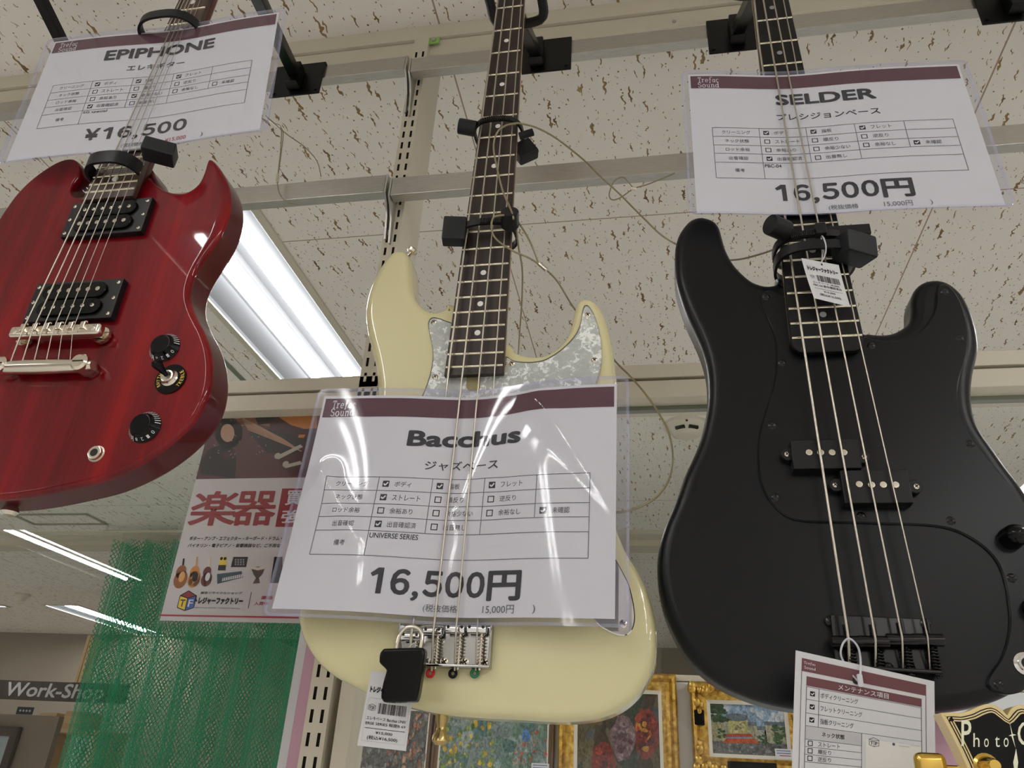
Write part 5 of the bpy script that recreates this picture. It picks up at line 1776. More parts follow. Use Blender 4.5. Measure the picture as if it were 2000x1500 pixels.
sh.text(M['ink'], 'ネック状態', (h0[0] + um) / 2 - 0.08, v - 0.014, (h0[0] + um) / 2 + 0.08, v + 0.014, 0.015)
for k, s in enumerate(('ストレート', '順反り', '逆反り')):
    v = (vr[4 + k] + vr[5 + k]) / 2
    check_box(sh, h0[0] + 0.04, v, False, 1.7, M['ink'])
    sh.text(Gk, s, h0[0] + 0.095, v - 0.013, h0[0] + 0.095 + 0.031 * len(s), v + 0.013, 0.004)
s0 = PX(770, 1075); s1 = PX(1206, 1190)
sh.rect(plain('sticker_film', (0.72, 0.70, 0.66)), s0[0], vr[3] + 0.03, hr - 0.006, 0.93, 0.0003)
lu, lv = PX(838, 1155)
cube_logo(sh, lu, lv, 0.034, 0.80)
sh.ell(M['ink_grey'], *PX(993, 1190), 0.010, 0.009, 0.0005)
for (a_, b_) in (((1035, 1176), (1072, 1188)), ((1035, 1212), (1120, 1226)), ((1128, 1214), (1200, 1228))):
    prect(M['pale_grey'], a_, b_, 0.0005)
hc = PX(690, 612)
sh.ell(M['dark'], hc[0], hc[1], 0.028, 0.0215, 0.0006, 20)
sh.done('card', r_)
b_ = bmesh.new()
tube(b_, catmull([at(1500 + x / 4, 1180 + y / 4, Y) for x, y, Y in ((715, 610, 0.6315), (722, 540, 0.630), (722, 430, 0.634), (700, 330, 0.645), (640, 270, 0.650), (590, 300, 0.652), (568, 380, 0.650), (590, 450, 0.642), (640, 530, 0.636), (700, 600, 0.6345))], False, 6), 0.0008, 6)
box(b_, at(1680, 1329, 0.6305), (0.004, 0.0025, 0.009), None, 0.001)
obj('nylon_loop', b_, M['fishline'], r_, 50)

# ---- the lower guitar at the right edge: black headstock with cream binding
HY = 0.55
ch = at(1990, 1500, HY)
r_ = thing('electric_guitar', 'black guitar headstock with cream binding and gold tuners, rising at the bottom right corner', 'electric guitar', at(1990, 1760, HY))
hq = lambda pts: [(1500 + x / 4, 1180 + y / 4) for x, y in pts]
left = hq([(1870, 868), (1835, 830), (1790, 795), (1740, 778), (1690, 782), (1640, 800), (1580, 830), (1500, 850), (1420, 845), (1345, 850), (1372, 900), (1440, 1030), (1500, 1150), (1550, 1260), (1600, 1400), (1630, 1550), (1650, 1700)])
L2 = px2(left, HY)
cxh = L2[0][0]
full = L2 + [(2 * cxh - x, z) for x, z in reversed(L2[1:])]
full = resample2(full, 0.0015)
bm = bmesh.new(); prism(bm, full, HY, HY + 0.015, bev=0.0004); hs = obj('headstock', bm, M['binding'], r_, 30)
N = len(full)
def shrink(poly, d):
    n = len(poly); ar = sum(poly[i][0] * poly[(i + 1) % n][1] - poly[(i + 1) % n][0] * poly[i][1] for i in range(n)); s = 1 if ar > 0 else -1
    o = []
    for i in range(n):
        a, b = Vector(poly[i - 3]), Vector(poly[(i + 3) % n]); t = (b - a).normalized(); o.append((poly[i][0] - t.y * s * d, poly[i][1] + t.x * s * d))
    return o
for k, (d, mm) in enumerate(((0.0022, 'black_gloss'), (0.0028, 'binding'), (0.0036, 'black_gloss'), (0.0042, 'binding'), (0.0050, 'black_gloss'))):
    bm = bmesh.new(); prism(bm, shrink(full, d), HY - 0.0003 - 0.00012 * k, HY + 0.001); obj('face_veneer' if k == 4 else 'binding_line', bm, M[mm], r_, None)
hsh = Sheet([at(1880, 1400, HY - 0.0011), at(2080, 1400, HY - 0.0011), at(2080, 1560, HY - 0.0011), at(1880, 1560, HY - 0.0011)])
HX = lambda x, y: hsh.uv(1500 + x / 4, 1180 + y / 4)
def hchar(ch_, a, b, off=0.0, shear=0.0):
    (u0, v0), (u1, v1) = HX(*a), HX(*b)
    hsh.text(M['letter_cream'], ch_, u0, v0, u1, v1, off, 0.0, shear)
hchar('P', (1510, 905), (1590, 1110), 0.012)
hchar('h', (1605, 1008), (1655, 1116), 0.0)
hchar('o', (1690, 1050), (1728, 1118), 0.0)
hchar('t', (1775, 1035), (1815, 1118), 0.0)
hchar('o', (1845, 1045), (1885, 1118), 0.0)
hsh.poly(M['letter_cream'], [HX(1888, 920), HX(1915, 1015), HX(1945, 1022), HX(1918, 1030), HX(1940, 1125), HX(1905, 1032), HX(1882, 1030), HX(1907, 1018)], 0.0)
hchar('G', (1950, 915), (2080, 1110), 0.0)
hsh.poly(M['letter_cream'], [HX(1945, 1130), HX(1965, 1240), HX(1950, 1400), HX(1925, 1240)], 0.0)
hsh.done('headstock_lettering', hs)
for (x, y) in ((1926, 1497), (1952, 1590), (2060, 1497)):
    p_ = at(x, y, HY)
    b_ = bmesh.new(); lathe(b_, p_ + Vector((0, 0.001, 0)), (0, -1, 0), [(0, 0.0072), (0.002, 0.0072), (0.003, 0.0055), (0.006, 0.005), (0.014, 0.0038), (0.016, 0.003)], 18); obj('tuner_post', b_, M['gold_metal'], r_)
for (x, y) in ((1818, 1500), (1838, 1600)):
    p_ = at(x, y, HY + 0.015)
    b_ = bmesh.new(); box(b_, p_, (0.018, 0.010, 0.017), None, 0.004, seg=3); cyl(b_, p_, p_ + Vector((0.03, 0, 0)), 0.002, seg=8); obj('tuner_button', b_, M['gold_metal'], r_)
# its neck, running down out of view
b_ = bmesh.new(); za = L2[-1][1]; box(b_, (cxh, HY + 0.009, za - 0.24), (0.046, 0.018, 0.52), None, 0.006); obj('neck', b_, M['red_dark'], r_)
gb = smooth2([(cxh + x, za - 0.45 + z) for x, z in ((0, 0), (0.04, -0.02), (0.10, -0.02), (0.13, -0.07), (0.11, -0.14), (0.13, -0.20), (0.16, -0.28), (0.13, -0.36), (0, -0.40), (-0.13, -0.36), (-0.16, -0.28), (-0.13, -0.20), (-0.11, -0.14), (-0.13, -0.07), (-0.10, 0.0), (-0.05, 0.01))], 5)
b_ = bmesh.new(); slab_body(b_, resample2(gb, 0.006), HY + 0.012, 0.045, 0.006); obj('body', b_, M['black_gloss'], r_)

# ================================================================== BEHIND THE GLASS AND ON IT
# poster on the glass
POY = PY + 0.024
A_, B_, C_, D_ = at(438, 793, POY), at(640, 793, POY), at(640, 1213, POY), at(312, 1213, POY)
lx, rx_ = at(386, 932, POY).x - 0.002, at(386, 932, POY).x + 0.214
tz, bz = A_.z, at(312, 1212, POY).z
r_ = thing('poster', 'laminated instrument-buying poster with big red characters, on the glass behind the sign', 'poster', Vector(((lx + rx_) / 2, POY, bz)))
sh = Sheet([Vector((lx, POY, tz)), Vector((rx_, POY, tz)), Vector((rx_, POY, bz)), Vector((lx, POY, bz))])
sh.sheet(M['poster_paper'], 2, 2)
PP = lambda x, y: sh.uv(280 + x / 3.124, 750 + y / 3.124)
def pr(m, a, b, lift=0.0002):
    sh.rect(m, *PP(*a), *PP(*b), lift, 1, 1)
def pp(m, pts, lift=0.0003):
    sh.poly(m, [PP(*p) for p in pts], lift)
def pl(m, pts, wid, lift=0.0004):
    sh.line(m, [PP(*p) for p in pts], wid, lift)
def pt(m, s, a, b, off=0.0, lift=0.0004, shear=0.0):
    sh.text(m, s, *PP(*a), *PP(*b), off, lift, shear)
v_ = PP(500, 578)[1]
sh.rect(plain('photo_maroon', (0.105, 0.030, 0.032), 0.3), 0.0, 0.0, 1.0, v_, 0.0002, 1, 1)
pbk = plain('photo_black', (0.016, 0.012, 0.012), 0.3); por = plain('photo_orange', (0.55, 0.20, 0.025), 0.3); pbr = plain('photo_brown', (0.27, 0.11, 0.06), 0.3); psk = plain('photo_tan', (0.42, 0.24, 0.15), 0.3); pme = plain('photo_metal', (0.45, 0.40, 0.33), 0.3); pdk = plain('photo_dark_red', (0.06, 0.012, 0.016), 0.3)
pp(pbr, [(470, 145), (830, 140), (770, 260), (600, 230), (480, 240)], 0.0003)
pp(por, [(840, 165), (900, 150), (1000, 190), (1060, 190), (1060, 270), (980, 275), (900, 250), (830, 205)], 0.0005)
pp(pbk, [(660, 150), (790, 140), (830, 180), (780, 240), (700, 250)], 0.0004)
pp(pdk, [(770, 215), (830, 200), (960, 270), (1060, 300), (1060, 560), (900, 560), (780, 420)], 0.0004)
pp(pbk, [(640, 300), (740, 270), (1000, 330), (940, 430), (760, 420)], 0.0005)
for k in range(7):
    pl(psk, [(600 + k * 6, 205 + k * 12), (860 + k * 18, 420 + k * 12 - 80)], 0.006, 0.0007)
pl(pbr, [(590, 215), (760, 310)], 0.05, 0.0006)
pp(pme, [(805, 445), (960, 370), (975, 385), (825, 462)], 0.0008)
pp(pme, [(850, 500), (960, 470), (970, 490), (870, 515)], 0.0008)
for (cx_, cy_) in ((820, 440), (870, 490)):
    sh.ell(pme, *PP(cx_, cy_), 0.022, 0.015, 0.0009)
pp(por, [(950, 310), (990, 310), (980, 330), (945, 328)], 0.0007)
# headphones
hp_ = [PP(520 + 85 * math.cos(a), 300 + 95 * math.sin(a)) for a in [i * 2 * math.pi / 24 for i in range(24)]]
sh.poly(pbk, hp_, 0.0006)
sh.poly(psk, [PP(515 + 42 * math.cos(a) + 0, 300 + 55 * math.sin(a)) for a in [i * 2 * math.pi / 20 for i in range(20)]], 0.0007)
pp(pbk, [(350, 470), (400, 400), (480, 370), (560, 400), (570, 470), (560, 578), (345, 545)], 0.0006)
pp(pdk, [(480, 420), (560, 400), (565, 450), (490, 460)], 0.0007)
for k in range(40):
    x, y = RNG.uniform(400, 760), RNG.uniform(180, 470)
    pl(plain('scuffed_print', (0.40, 0.36, 0.34), 0.5), [(x, y), (x + RNG.uniform(-14, 14), y + RNG.uniform(-14, 14))], 0.003, 0.0009)
# big red characters with show-through ghosts
pp(M['ghost'], [(372, 648), (640, 648), (605, 880), (312, 880)], 0.00015) if False else None
pt(M['poster_red'], '楽', (318, 655), (552, 865), 0.020)
pt(M['poster_red'], '器', (572, 655), (792, 865), 0.020)
pp(M['poster_red'], [(848, 638), (1060, 638), (1060, 872), (805, 872)], 0.0003)
pt(M['ink_white'], '買', (880, 650), (960, 740), 0.02)
pt(M['ink_white'], '強', (850, 770), (960, 850), 0.02)
pt(M['ink'], 'ギター・アンプ・エフェクター・キーボード・ドラム・', (286, 930), (845, 955), 0.02, shear=0.15)
pt(M['ink'], 'バイオリン・電子ピアノ・音響機器など、ご不用な', (275, 974), (835, 998), 0.02, shear=0.15)
pwd = plain('print_brown', (0.30, 0.10, 0.02)); pyl = plain('print_tan', (0.66, 0.34, 0.10))
def mini_guitar(x, y0, y1, bw, bc, nc, pick=None):
    pl(nc, [(x + 8, y0), (x, y1 - 90)], 0.012, 0.0005)
    for (dx, dy, rr) in ((0, -30, bw), (4, -75, bw * .75)):
        sh.ell(bc, *PP(x - 12 + dx, y1 + dy), rr, rr * .85, 0.0006)
    if pick: sh.ell(pick, *PP(x - 4, y1 - 45), bw * .45, bw * .5, 0.0007)
mini_guitar(240, 1065, 1222, 0.046, pwd, M['ink'], pyl)
mini_guitar(322, 1055, 1222, 0.042, plain('print_orange', (0.62, 0.26, 0.06)), pyl, M['ink'])
mini_guitar(398, 1055, 1222, 0.036, plain('print_wine', (0.16, 0.03, 0.03)), plain('print_pale_wood', (0.75, 0.60, 0.45)), M['ink_white'])
pp(M['yellow'], [(470, 1055), (512, 1055), (503, 1138), (455, 1138)], 0.0004); pp(M['ink'], [(460, 1105), (506, 1105), (502, 1138), (455, 1138)], 0.0005)
for x in (478, 500): sh.ell(M['ink'], *PP(x, 1066), 0.010, 0.007, 0.0006)
pp(M['ink'], [(550, 1055), (640, 1055), (628, 1118), (534, 1118)], 0.0004)
for i in range(4):
    for j in range(3): pp(plain('print_grey_button', (0.25, 0.24, 0.26)), [(560 + i * 16, 1068 + j * 14), (570 + i * 16, 1068 + j * 14), (568 + i * 16, 1078 + j * 14), (558 + i * 16, 1078 + j * 14)], 0.0005)
pp(plain('print_teal', (0.03, 0.07, 0.09)), [(450, 1160), (600, 1142), (610, 1180), (452, 1220)], 0.0004); pp(M['ink_white'], [(485, 1185), (605, 1160), (607, 1178), (480, 1204)], 0.0005)
for i in range(9): pl(M['ink'], [(492 + i * 13, 1184 - i * 2.6), (490 + i * 13, 1200 - i * 2.8)], 0.004, 0.0006)
pp(plain('print_djembe', (0.10, 0.06, 0.045)), [(655, 1115), (745, 1115), (728, 1160), (705, 1185), (690, 1188), (672, 1160)], 0.0004); pp(plain('print_skin', (0.68, 0.60, 0.48)), [(655, 1108), (700, 1120), (745, 1108), (742, 1128), (700, 1138), (658, 1128)], 0.0005); pp(plain('print_djembe', (0.1, 0.06, 0.045)), [(688, 1185), (706, 1185), (712, 1215), (668, 1218)], 0.0004)
pp(M['ghost'], [(775, 1058), (830, 1058), (830, 1215), (760, 1215)], 0.0004); pp(M['ink'], [(800, 1055), (850, 1055), (850, 1215), (775, 1215)], 0.0005)
u_, v_ = PP(268, 1322)
cube_logo(sh, u_, v_, 0.055, 0.75, True)
pt(M['ink'], '総合リサイクルショップ', (352, 1266), (602, 1284), 0.02, shear=0.1)
pt(M['ink'], 'トレジャーファクトリー', (318, 1300), (605, 1348), 0.07, shear=0.0)
pt(M['ink'], 'RECYCLE SHOP - Treasure Factory', (316, 1362), (590, 1374), 0.01)
pl(M['ink'], [(660, 1270), (640, 1370)], 0.004)
pt(M['ink_red'], '楽器', (722, 1292), (790, 1316), 0.02); pt(M['ink_red'], '入荷中', (680, 1328), (760, 1352), 0.02)
pr(M['ink_red'], (100, 1416), (950, 1421), 0.0003)
sh.done('printed_sheet', r_)
b_ = bmesh.new(); box(b_, ((lx + rx_) / 2, POY - 0.0009, (tz + bz) / 2 - .002), (rx_ - lx + 0.010, 0.0006, tz - bz + 0.012)); obj('laminate_film', b_, M['lamina'], r_, None)

# pink notices on the glass
def notice(label, a, b, Y, mats):
    r_ = thing('pink_notice', label, 'notice', (at(*a, Y) + at(*b, Y)) / 2)
    A, B = at(*a, Y), at(*b, Y)
    sh = Sheet([Vector((A.x, Y, A.z)), Vector((B.x, Y, A.z)), Vector((B.x, Y, B.z)), Vector((A.x, Y, B.z))])
    sh.sheet(M['paper'], 1, 1)
    for m_, q in mats: sh.rect(m_, *q, 0.0002, 1, 1)
    sh.done('sheet', r_)


notice('pink notice sheet on the glass left of the upright, below the cream bass', (602, 1150), (583, 1560), PY + 0.0265, []) if False else None
A, B = at(570, 1080, PY + 0.025), at(606, 1495, PY + 0.025)
sh = Sheet([Vector((UX - 0.036, PY + .025, 1.80)), Vector((UX - 0.004, PY + .025, 1.80)), Vector((UX - 0.004, PY + .025, 1.40)), Vector((UX - 0.036, PY + .025, 1.40))])
sh.sheet(M['pink'], 1, 1); sh.rect(M['paper'], 0, 0, 0.35, 1, 0.0002, 1, 1)
tag(sh.done('pink_notice'), 'tall pink and white notice on the glass beside the slotted upright', 'notice')
a = at(1815, 1400, 0.72)
sh = Sheet([Vector((a.x - .02, .72, a.z)), Vector((a.x + 0.045, .72, a.z)), Vector((a.x + 0.045, .72, a.z - .2)), Vector((a.x - .02, .72, a.z - .2))])
sh.sheet(M['pink'], 1, 1); sh.rect(M['paper'], 0.30, 0.20, 0.55, 1, 0.0002, 1, 1); sh.rect(plain('deep_pink_print', (0.62, 0.22, 0.30)), 0.55, 0.35, 0.80, 1, 0.0003, 1, 1)
tag(sh.done('pink_notice'), 'pink and white leaflet between the maintenance card and the bound headstock', 'notice')

# green net curtain
bm = bmesh.new()
uvl = bm.loops.layers.uv.new('UVMap')
NX, NZ = 150, 30
xa, xb = -3.07, -1.55
for layer in range(3):
    g = []
    for j in range(NZ + 1):
        t = j / NZ
        z = 2.685 - t * 2.6
        row = []
        for i in range(NX + 1):
            s = i / NX
            sp_ = 1 + 0.05 * t
            x = xa + (xb - xa) * s + 0.05 * t * (1 - s)
            y = 3.90 + layer * 0.09 + 0.05 * math.sin(s * 58 + 1.3 * layer + 0.9 * math.sin(t * 3 + s * 9)) + 0.02 * math.sin(s * 113 + 4 * t)
            z2 = z - (0.02 * abs(math.sin(s * 26)) if j == 0 else 0)
            row.append((bm.verts.new((x, y, z2)), (s * 2.9 + layer * 0.013, t * 2.6 + 0.02 * math.sin(s * 40))))
        g.append(row)
    for j in range(NZ):
        for i in range(NX):
            q4 = (g[j][i], g[j][i + 1], g[j + 1][i + 1], g[j + 1][i])
            f = bm.faces.new([v for v, _ in q4])
            for lp, (_, uv_) in zip(f.loops, q4):
                lp[uvl].uv = uv_
r_ = thing('net_curtain', 'green netting curtain hanging behind the glass below the poster', 'net curtain', (-2.3, 3.95, 0.1))
obj('netting', bm, M['net'], r_, 80)
bm = bmesh.new()
for j in range(5):
    xj = xa + 0.02 + (xb - xa) * j / 4.2
    tube(bm, [(xj, 3.95, 2.69), (xj + 0.008, 3.95, 2.715), (xj, 3.95, 2.732), (xj - 0.008, 3.95, 2.72)], 0.0022, 6)
obj('curtain_hook', bm, M['steel'], r_)
bm = bmesh.new(); cyl(bm, (xa - 0.12, 3.95, 2.742), (xb + 0.3, 3.95, 2.742), 0.009, seg=12)
for xx in (xa - 0.1, xb + 0.2): cyl(bm, (xx, 3.95, 2.742), (xx, 3.95, CEIL), 0.005, seg=8)
tag(obj('curtain_rail', bm, M['cream_metal']), 'thin cream rail under the ceiling carrying the green net', 'curtain rail')

# picture display panel and paintings
DY = 3.06
PTOP = at(1340, 1316, 3.0).z
r_ = thing('picture_stand', 'white picture display panel with cream top rail behind the basses', 'display panel', (0.2, DY, 0))
bm = bmesh.new(); box(bm, (0.45, DY + 0.021, (PTOP - .02) / 2), (3.3, 0.03, PTOP - .02)); obj('board', bm, M['panel'], r_)
bm = bmesh.new(); box(bm, (0.45, DY + 0.026, PTOP - 0.006), (3.3, 0.045, 0.022), None, 0.003); obj('top_rail', bm, M['cream_metal'], r_)


def frame_sweep(x0, x1, z0, z1, prof, y):
    """mitred rectangular frame; prof: (inset from outer edge, y towards viewer)"""
    bm = bmesh.new()
    rings = []
    for (d, dy) in prof:
        rings.append([bm.verts.new(p) for p in ((x0 + d, y - dy, z0 + d), (x1 - d, y - dy, z0 + d), (x1 - d, y - dy, z1 - d), (x0 + d, y - dy, z1 - d))])
    for a, b in zip(rings, rings[1:]):
        for i in range(4):
            bm.faces.new((a[i], a[(i + 1) % 4], b[(i + 1) % 4], b[i]))
    return bm


def painting(label, x0, x1, z0, z1, fw, frame_mat, paint, slip=0.012, depth=0.05, ornate=False, corner_dark=False):
    y = DY
    r_ = thing('framed_painting', label, 'painting', ((x0 + x1) / 2, y, z0))
    f = fw
    bm = frame_sweep(x0, x1, z0, z1, [(0, 0), (0, depth * .8), (f * .12, depth), (f * .3, depth * .92), (f * .5, depth * .62), (f * .7, depth * .66), (f * .85, depth * .5), (f, depth * .42), (f, 0.004)], y)
    fr = obj('frame', bm, frame_mat, r_, 30)
    if ornate:
        bm = bmesh.new()
        rr = random.Random(int(x0 * 1000))
        for (cx_, cz_) in ((x0, z0), (x1, z0), (x0, z1), (x1, z1)):
            for k in range(10):
                d = rr.uniform(0.0, 0.10)
                sx = 1 if cx_ == x0 else -1; sz = 1 if cz_ == z0 else -1
                if k % 2: px_, pz_ = cx_ + sx * d, cz_ + sz * rr.uniform(0.006, f * .7)
                else: px_, pz_ = cx_ + sx * rr.uniform(0.006, f * .7), cz_ + sz * d
                g = bmesh.ops.create_uvsphere(bm, u_segments=10, v_segments=6, radius=rr.uniform(0.010, 0.018))
                for v in g['verts']: v.co = Vector((v.co.x * rr.uniform(.8, 1.0) + px_, v.co.y * .7 + y - depth * .85, v.co.z + pz_))
        obj('corner_ornament', bm, frame_mat, fr, 60)
    if corner_dark:
        bm = bmesh.new()
        for s, xx in ((1, x0), (-1, x1)):
            box(bm, (xx + s * f * .45, y - depth * .5, (z0 + z1) / 2 + 0.03), (f * .7, depth * .95, 0.05), None, 0.003)
        box(bm, ((x0 + x1) / 2, y - depth * .5, z0 + f * .45), (0.16, depth * .95, f * .7), None, 0.003)
        obj('dark_panel', bm, M['black_gloss'], fr)
    if slip:
        bm = frame_sweep(x0 + f, x1 - f, z0 + f, z1 - f, [(0, depth * .4), (slip, depth * .3), (slip, 0.004)], y)
        obj('linen_slip', bm, M['linen'], r_, 30)
    f2 = f + slip
    sh = Sheet([Vector((x0 + f2, y - 0.008, z1 - f2)), Vector((x1 - f2, y - 0.008, z1 - f2)), Vector((x1 - f2, y - 0.008, z0 + f2)), Vector((x0 + f2, y - 0.008, z0 + f2))])
    paint(sh)
    sh.done('canvas', r_)
    return r_


def blobs(sh, n, box_, cols, rmin, rmax, lift0, rr):
    for k in range(n):
        u, v = rr.uniform(box_[0], box_[2]), rr.uniform(box_[1], box_[3])
        s = rr.uniform(rmin, rmax)
        sh.ell(rr.choice(cols), u, v, s, s * rr.uniform(.6, 1.3), lift0 + 0.00001 * k, 9, wob=0.6)


def pc(name, c):
    k = 'oil_' + name
    if k not in M:
        lo, hi = [tuple(min(1, v * f + d) for v in c) for f, d in ((0.42, 0.0), (1.15, 0.015))]
        M[k] = noise_mat(k, [(0.33, lo), (0.67, hi)], 1, (95, 95, 60), 0.4, detail=4, dist=1.2)
    return M[k]


def rose(sh, u, v, r, cols, lift):
    rr = random.Random(int(u * 997 + v * 131))
    sh.ell(cols[0], u, v, r, r * 0.85, lift, 16, wob=0.25)
    for k in range(60):
        a = rr.uniform(0, 6.28); d = rr.uniform(0, .85) * r
        s = r * rr.uniform(.10, .30)
        sh.ell(rr.choice(cols), u + d * math.cos(a), v + d * math.sin(a) * .85, s, s * rr.uniform(.3, .8), lift + 0.00002 * (k + 1), 9, wob=0.5)


def paint_roses(sh):
    rr = random.Random(5)
    sh.sheet(pc('olive', (0.10, 0.075, 0.035)), 1, 1)
    blobs(sh, 50, (0, 0, 1, 1), [pc('dkgreen', (0.025, 0.04, 0.025)), pc('olive2', (0.14, 0.11, 0.05)), pc('umber', (0.05, 0.03, 0.02)), pc('bluegrey', (0.07, 0.08, 0.09))], 0.04, 0.13, 0.0003, rr)
    red = [pc('crimson', (0.22, 0.025, 0.02)), pc('deepred', (0.09, 0.012, 0.018)), pc('scarlet', (0.42, 0.06, 0.03))]
    yel = [pc('ochre', (0.55, 0.25, 0.03)), pc('gold', (0.75, 0.45, 0.08)), pc('rust', (0.32, 0.09, 0.02))]
    pnk = [pc('palepink', (0.62, 0.42, 0.32)), pc('rosegrey', (0.40, 0.24, 0.20)), pc('cream', (0.72, 0.56, 0.40))]
    mau = [pc('mauve', (0.22, 0.13, 0.15)), pc('greymauve', (0.30, 0.22, 0.22)), pc('plum', (0.12, 0.06, 0.08))]
    for (u, v, r, c) in ((0.84, 0.22, 0.16, red + yel[:1]), (0.56, 0.26, 0.15, mau), (0.32, 0.40, 0.15, red), (0.16, 0.62, 0.14, pnk), (0.46, 0.68, 0.16, yel), (0.74, 0.66, 0.18, red[:2] + mau[:1]), (0.35, 0.86, 0.15, red), (0.62, 0.92, 0.14, yel)):
        rose(sh, u, v, r, c, 0.0010 + 0.0005 * v)


def paint_street(sh):
    rr = random.Random(8)
    sh.sheet(pc('sky', (0.25, 0.36, 0.50)), 1, 1)
    blobs(sh, 26, (0, 0, 1, .35), [pc('cloud', (0.55, 0.60, 0.66)), pc('sky2', (0.30, 0.42, 0.58))], 0.05, 0.12, 0.0003, rr)
    for (u0, v0, u1, v1, c) in ((0.0, 0.32, 0.20, 0.75, (0.42, 0.38, 0.22)), (0.48, 0.40, 0.62, 0.75, (0.38, 0.36, 0.24)), (0.62, 0.48, 0.74, 0.75, (0.45, 0.45, 0.38)), (0.72, 0.38, 1.0, 0.75, (0.40, 0.38, 0.26))):
        sh.rect(pc('facade%.2f' % u0, c), u0, v0, u1, v1, 0.0009, 1, 1)
        sh.rect(pc('slate', (0.13, 0.17, 0.20)), u0, v0 - .06, u1, v0 + .02, 0.0010, 1, 1)
        blobs(sh, 10, (u0, v0 + .06, u1, v1), [pc('window', (0.18, 0.18, 0.14)), pc('facadelight', (0.55, 0.50, 0.33))], 0.008, 0.016, 0.0011, rr)
    sh.rect(pc('tower', (0.46, 0.42, 0.17)), 0.22, 0.26, 0.50, 0.62, 0.0013, 1, 1)
    sh.ell(pc('slate', (0.13, 0.17, 0.20)), 0.36, 0.26, 0.16, 0.08, 0.0014)
    blobs(sh, 14, (0.24, 0.32, 0.48, 0.56), [pc('window', (0.18, 0.18, 0.14)), pc('towerlight', (0.58, 0.54, 0.27))], 0.012, 0.02, 0.0015, rr)
    sh.poly(pc('awning', (0.48, 0.06, 0.03)), [(0.20, 0.60), (0.54, 0.58), (0.56, 0.64), (0.18, 0.66)], 0.0016)
    sh.poly(pc('awning2', (0.55, 0.09, 0.03)), [(0.20, 0.69), (0.58, 0.68), (0.64, 0.77), (0.14, 0.78)], 0.0017)
    sh.rect(pc('pave', (0.16, 0.16, 0.16)), 0, 0.76, 1, 1, 0.00165, 1, 1)
    blobs(sh, 50, (0, 0.77, 1, 1), [pc('pave2', (0.26, 0.26, 0.26)), pc('pave3', (0.10, 0.10, 0.11)), pc('pave4', (0.36, 0.36, 0.34))], 0.008, 0.03, 0.0018, rr)
    blobs(sh, 60, (0, 0.0, 0.22, 0.34), [pc('leaf', (0.035, 0.09, 0.03)), pc('leaf2', (0.06, 0.14, 0.04)), pc('leaf3', (0.02, 0.05, 0.02))], 0.015, 0.05, 0.0020, rr)
    blobs(sh, 30, (0.84, 0.42, 1.0, 0.74), [pc('leaf', (0.035, 0.09, 0.03)), pc('leaf2', (0.06, 0.14, 0.04))], 0.015, 0.045, 0.0020, rr)
    blobs(sh, 16, (0.08, 0.50, 0.18, 0.70), [pc('leaf', (0.035, 0.09, 0.03)), pc('leaf2', (0.06, 0.14, 0.04))], 0.012, 0.03, 0.0020, rr)
    blobs(sh, 16, (0.62, 0.58, 0.74, 0.76), [pc('leaf', (0.035, 0.09, 0.03)), pc('leaf2', (0.06, 0.14, 0.04))], 0.012, 0.03, 0.0020, rr)


def paint_garden(sh):
    rr = random.Random(11)
    sh.sheet(pc('mist', (0.20, 0.27, 0.26)), 1, 1)
    blobs(sh, 160, (0, 0, 1, 1), [pc('teal', (0.10, 0.20, 0.19)), pc('mist2', (0.32, 0.40, 0.38)), pc('sage', (0.16, 0.26, 0.20)), pc('greygreen', (0.24, 0.30, 0.28))], 0.02, 0.08, 0.0004, rr)
    blobs(sh, 260, (0.0, 0.0, 0.5, 0.9), [pc('yellow', (0.70, 0.48, 0.04)), pc('lime', (0.26, 0.36, 0.05)), pc('green', (0.09, 0.20, 0.05)), pc('gold2', (0.60, 0.36, 0.04))], 0.006, 0.022, 0.0016, rr)
    blobs(sh, 120, (0.0, 0.45, 0.25, 1), [pc('flowerred', (0.50, 0.09, 0.04)), pc('green', (0.09, 0.20, 0.05)), pc('palegreen', (0.36, 0.46, 0.26))], 0.006, 0.018, 0.005, rr)
    blobs(sh, 90, (0.7, 0.1, 1, 0.6), [pc('peach', (0.50, 0.28, 0.18)), pc('sage', (0.16, 0.26, 0.20)), pc('flowerred', (0.5, 0.09, 0.04))], 0.005, 0.016, 0.0016, rr)
    sh.ell(pc('bluedab', (0.10, 0.26, 0.60)), 0.80, 0.14, 0.04, 0.035, 0.0035, 10, wob=.3)


def paint_grey(sh):
    rr = random.Random(17)
    sh.sheet(pc('greybase', (0.12, 0.12, 0.115)), 1, 1)
    blobs(sh, 260, (0, 0, 1, 1), [pc('g1', (0.20, 0.20, 0.19)), pc('g2', (0.07, 0.07, 0.07)), pc('g3', (0.30, 0.29, 0.27)), pc('g4', (0.15, 0.14, 0.12))], 0.010, 0.035, 0.0003, rr)
    blobs(sh, 70, (0.55, 0.0, 1, 0.35), [pc('coral', (0.45, 0.14, 0.07)), pc('peach', (0.5, 0.28, 0.18)), pc('g1', (0.2, 0.2, 0.19))], 0.008, 0.022, 0.0035, rr)
    blobs(sh, 30, (0.1, 0.35, 0.45, 0.75), [pc('white', (0.48, 0.47, 0.44)), pc('g3', (0.3, 0.29, 0.27))], 0.008, 0.02, 0.0035, rr)


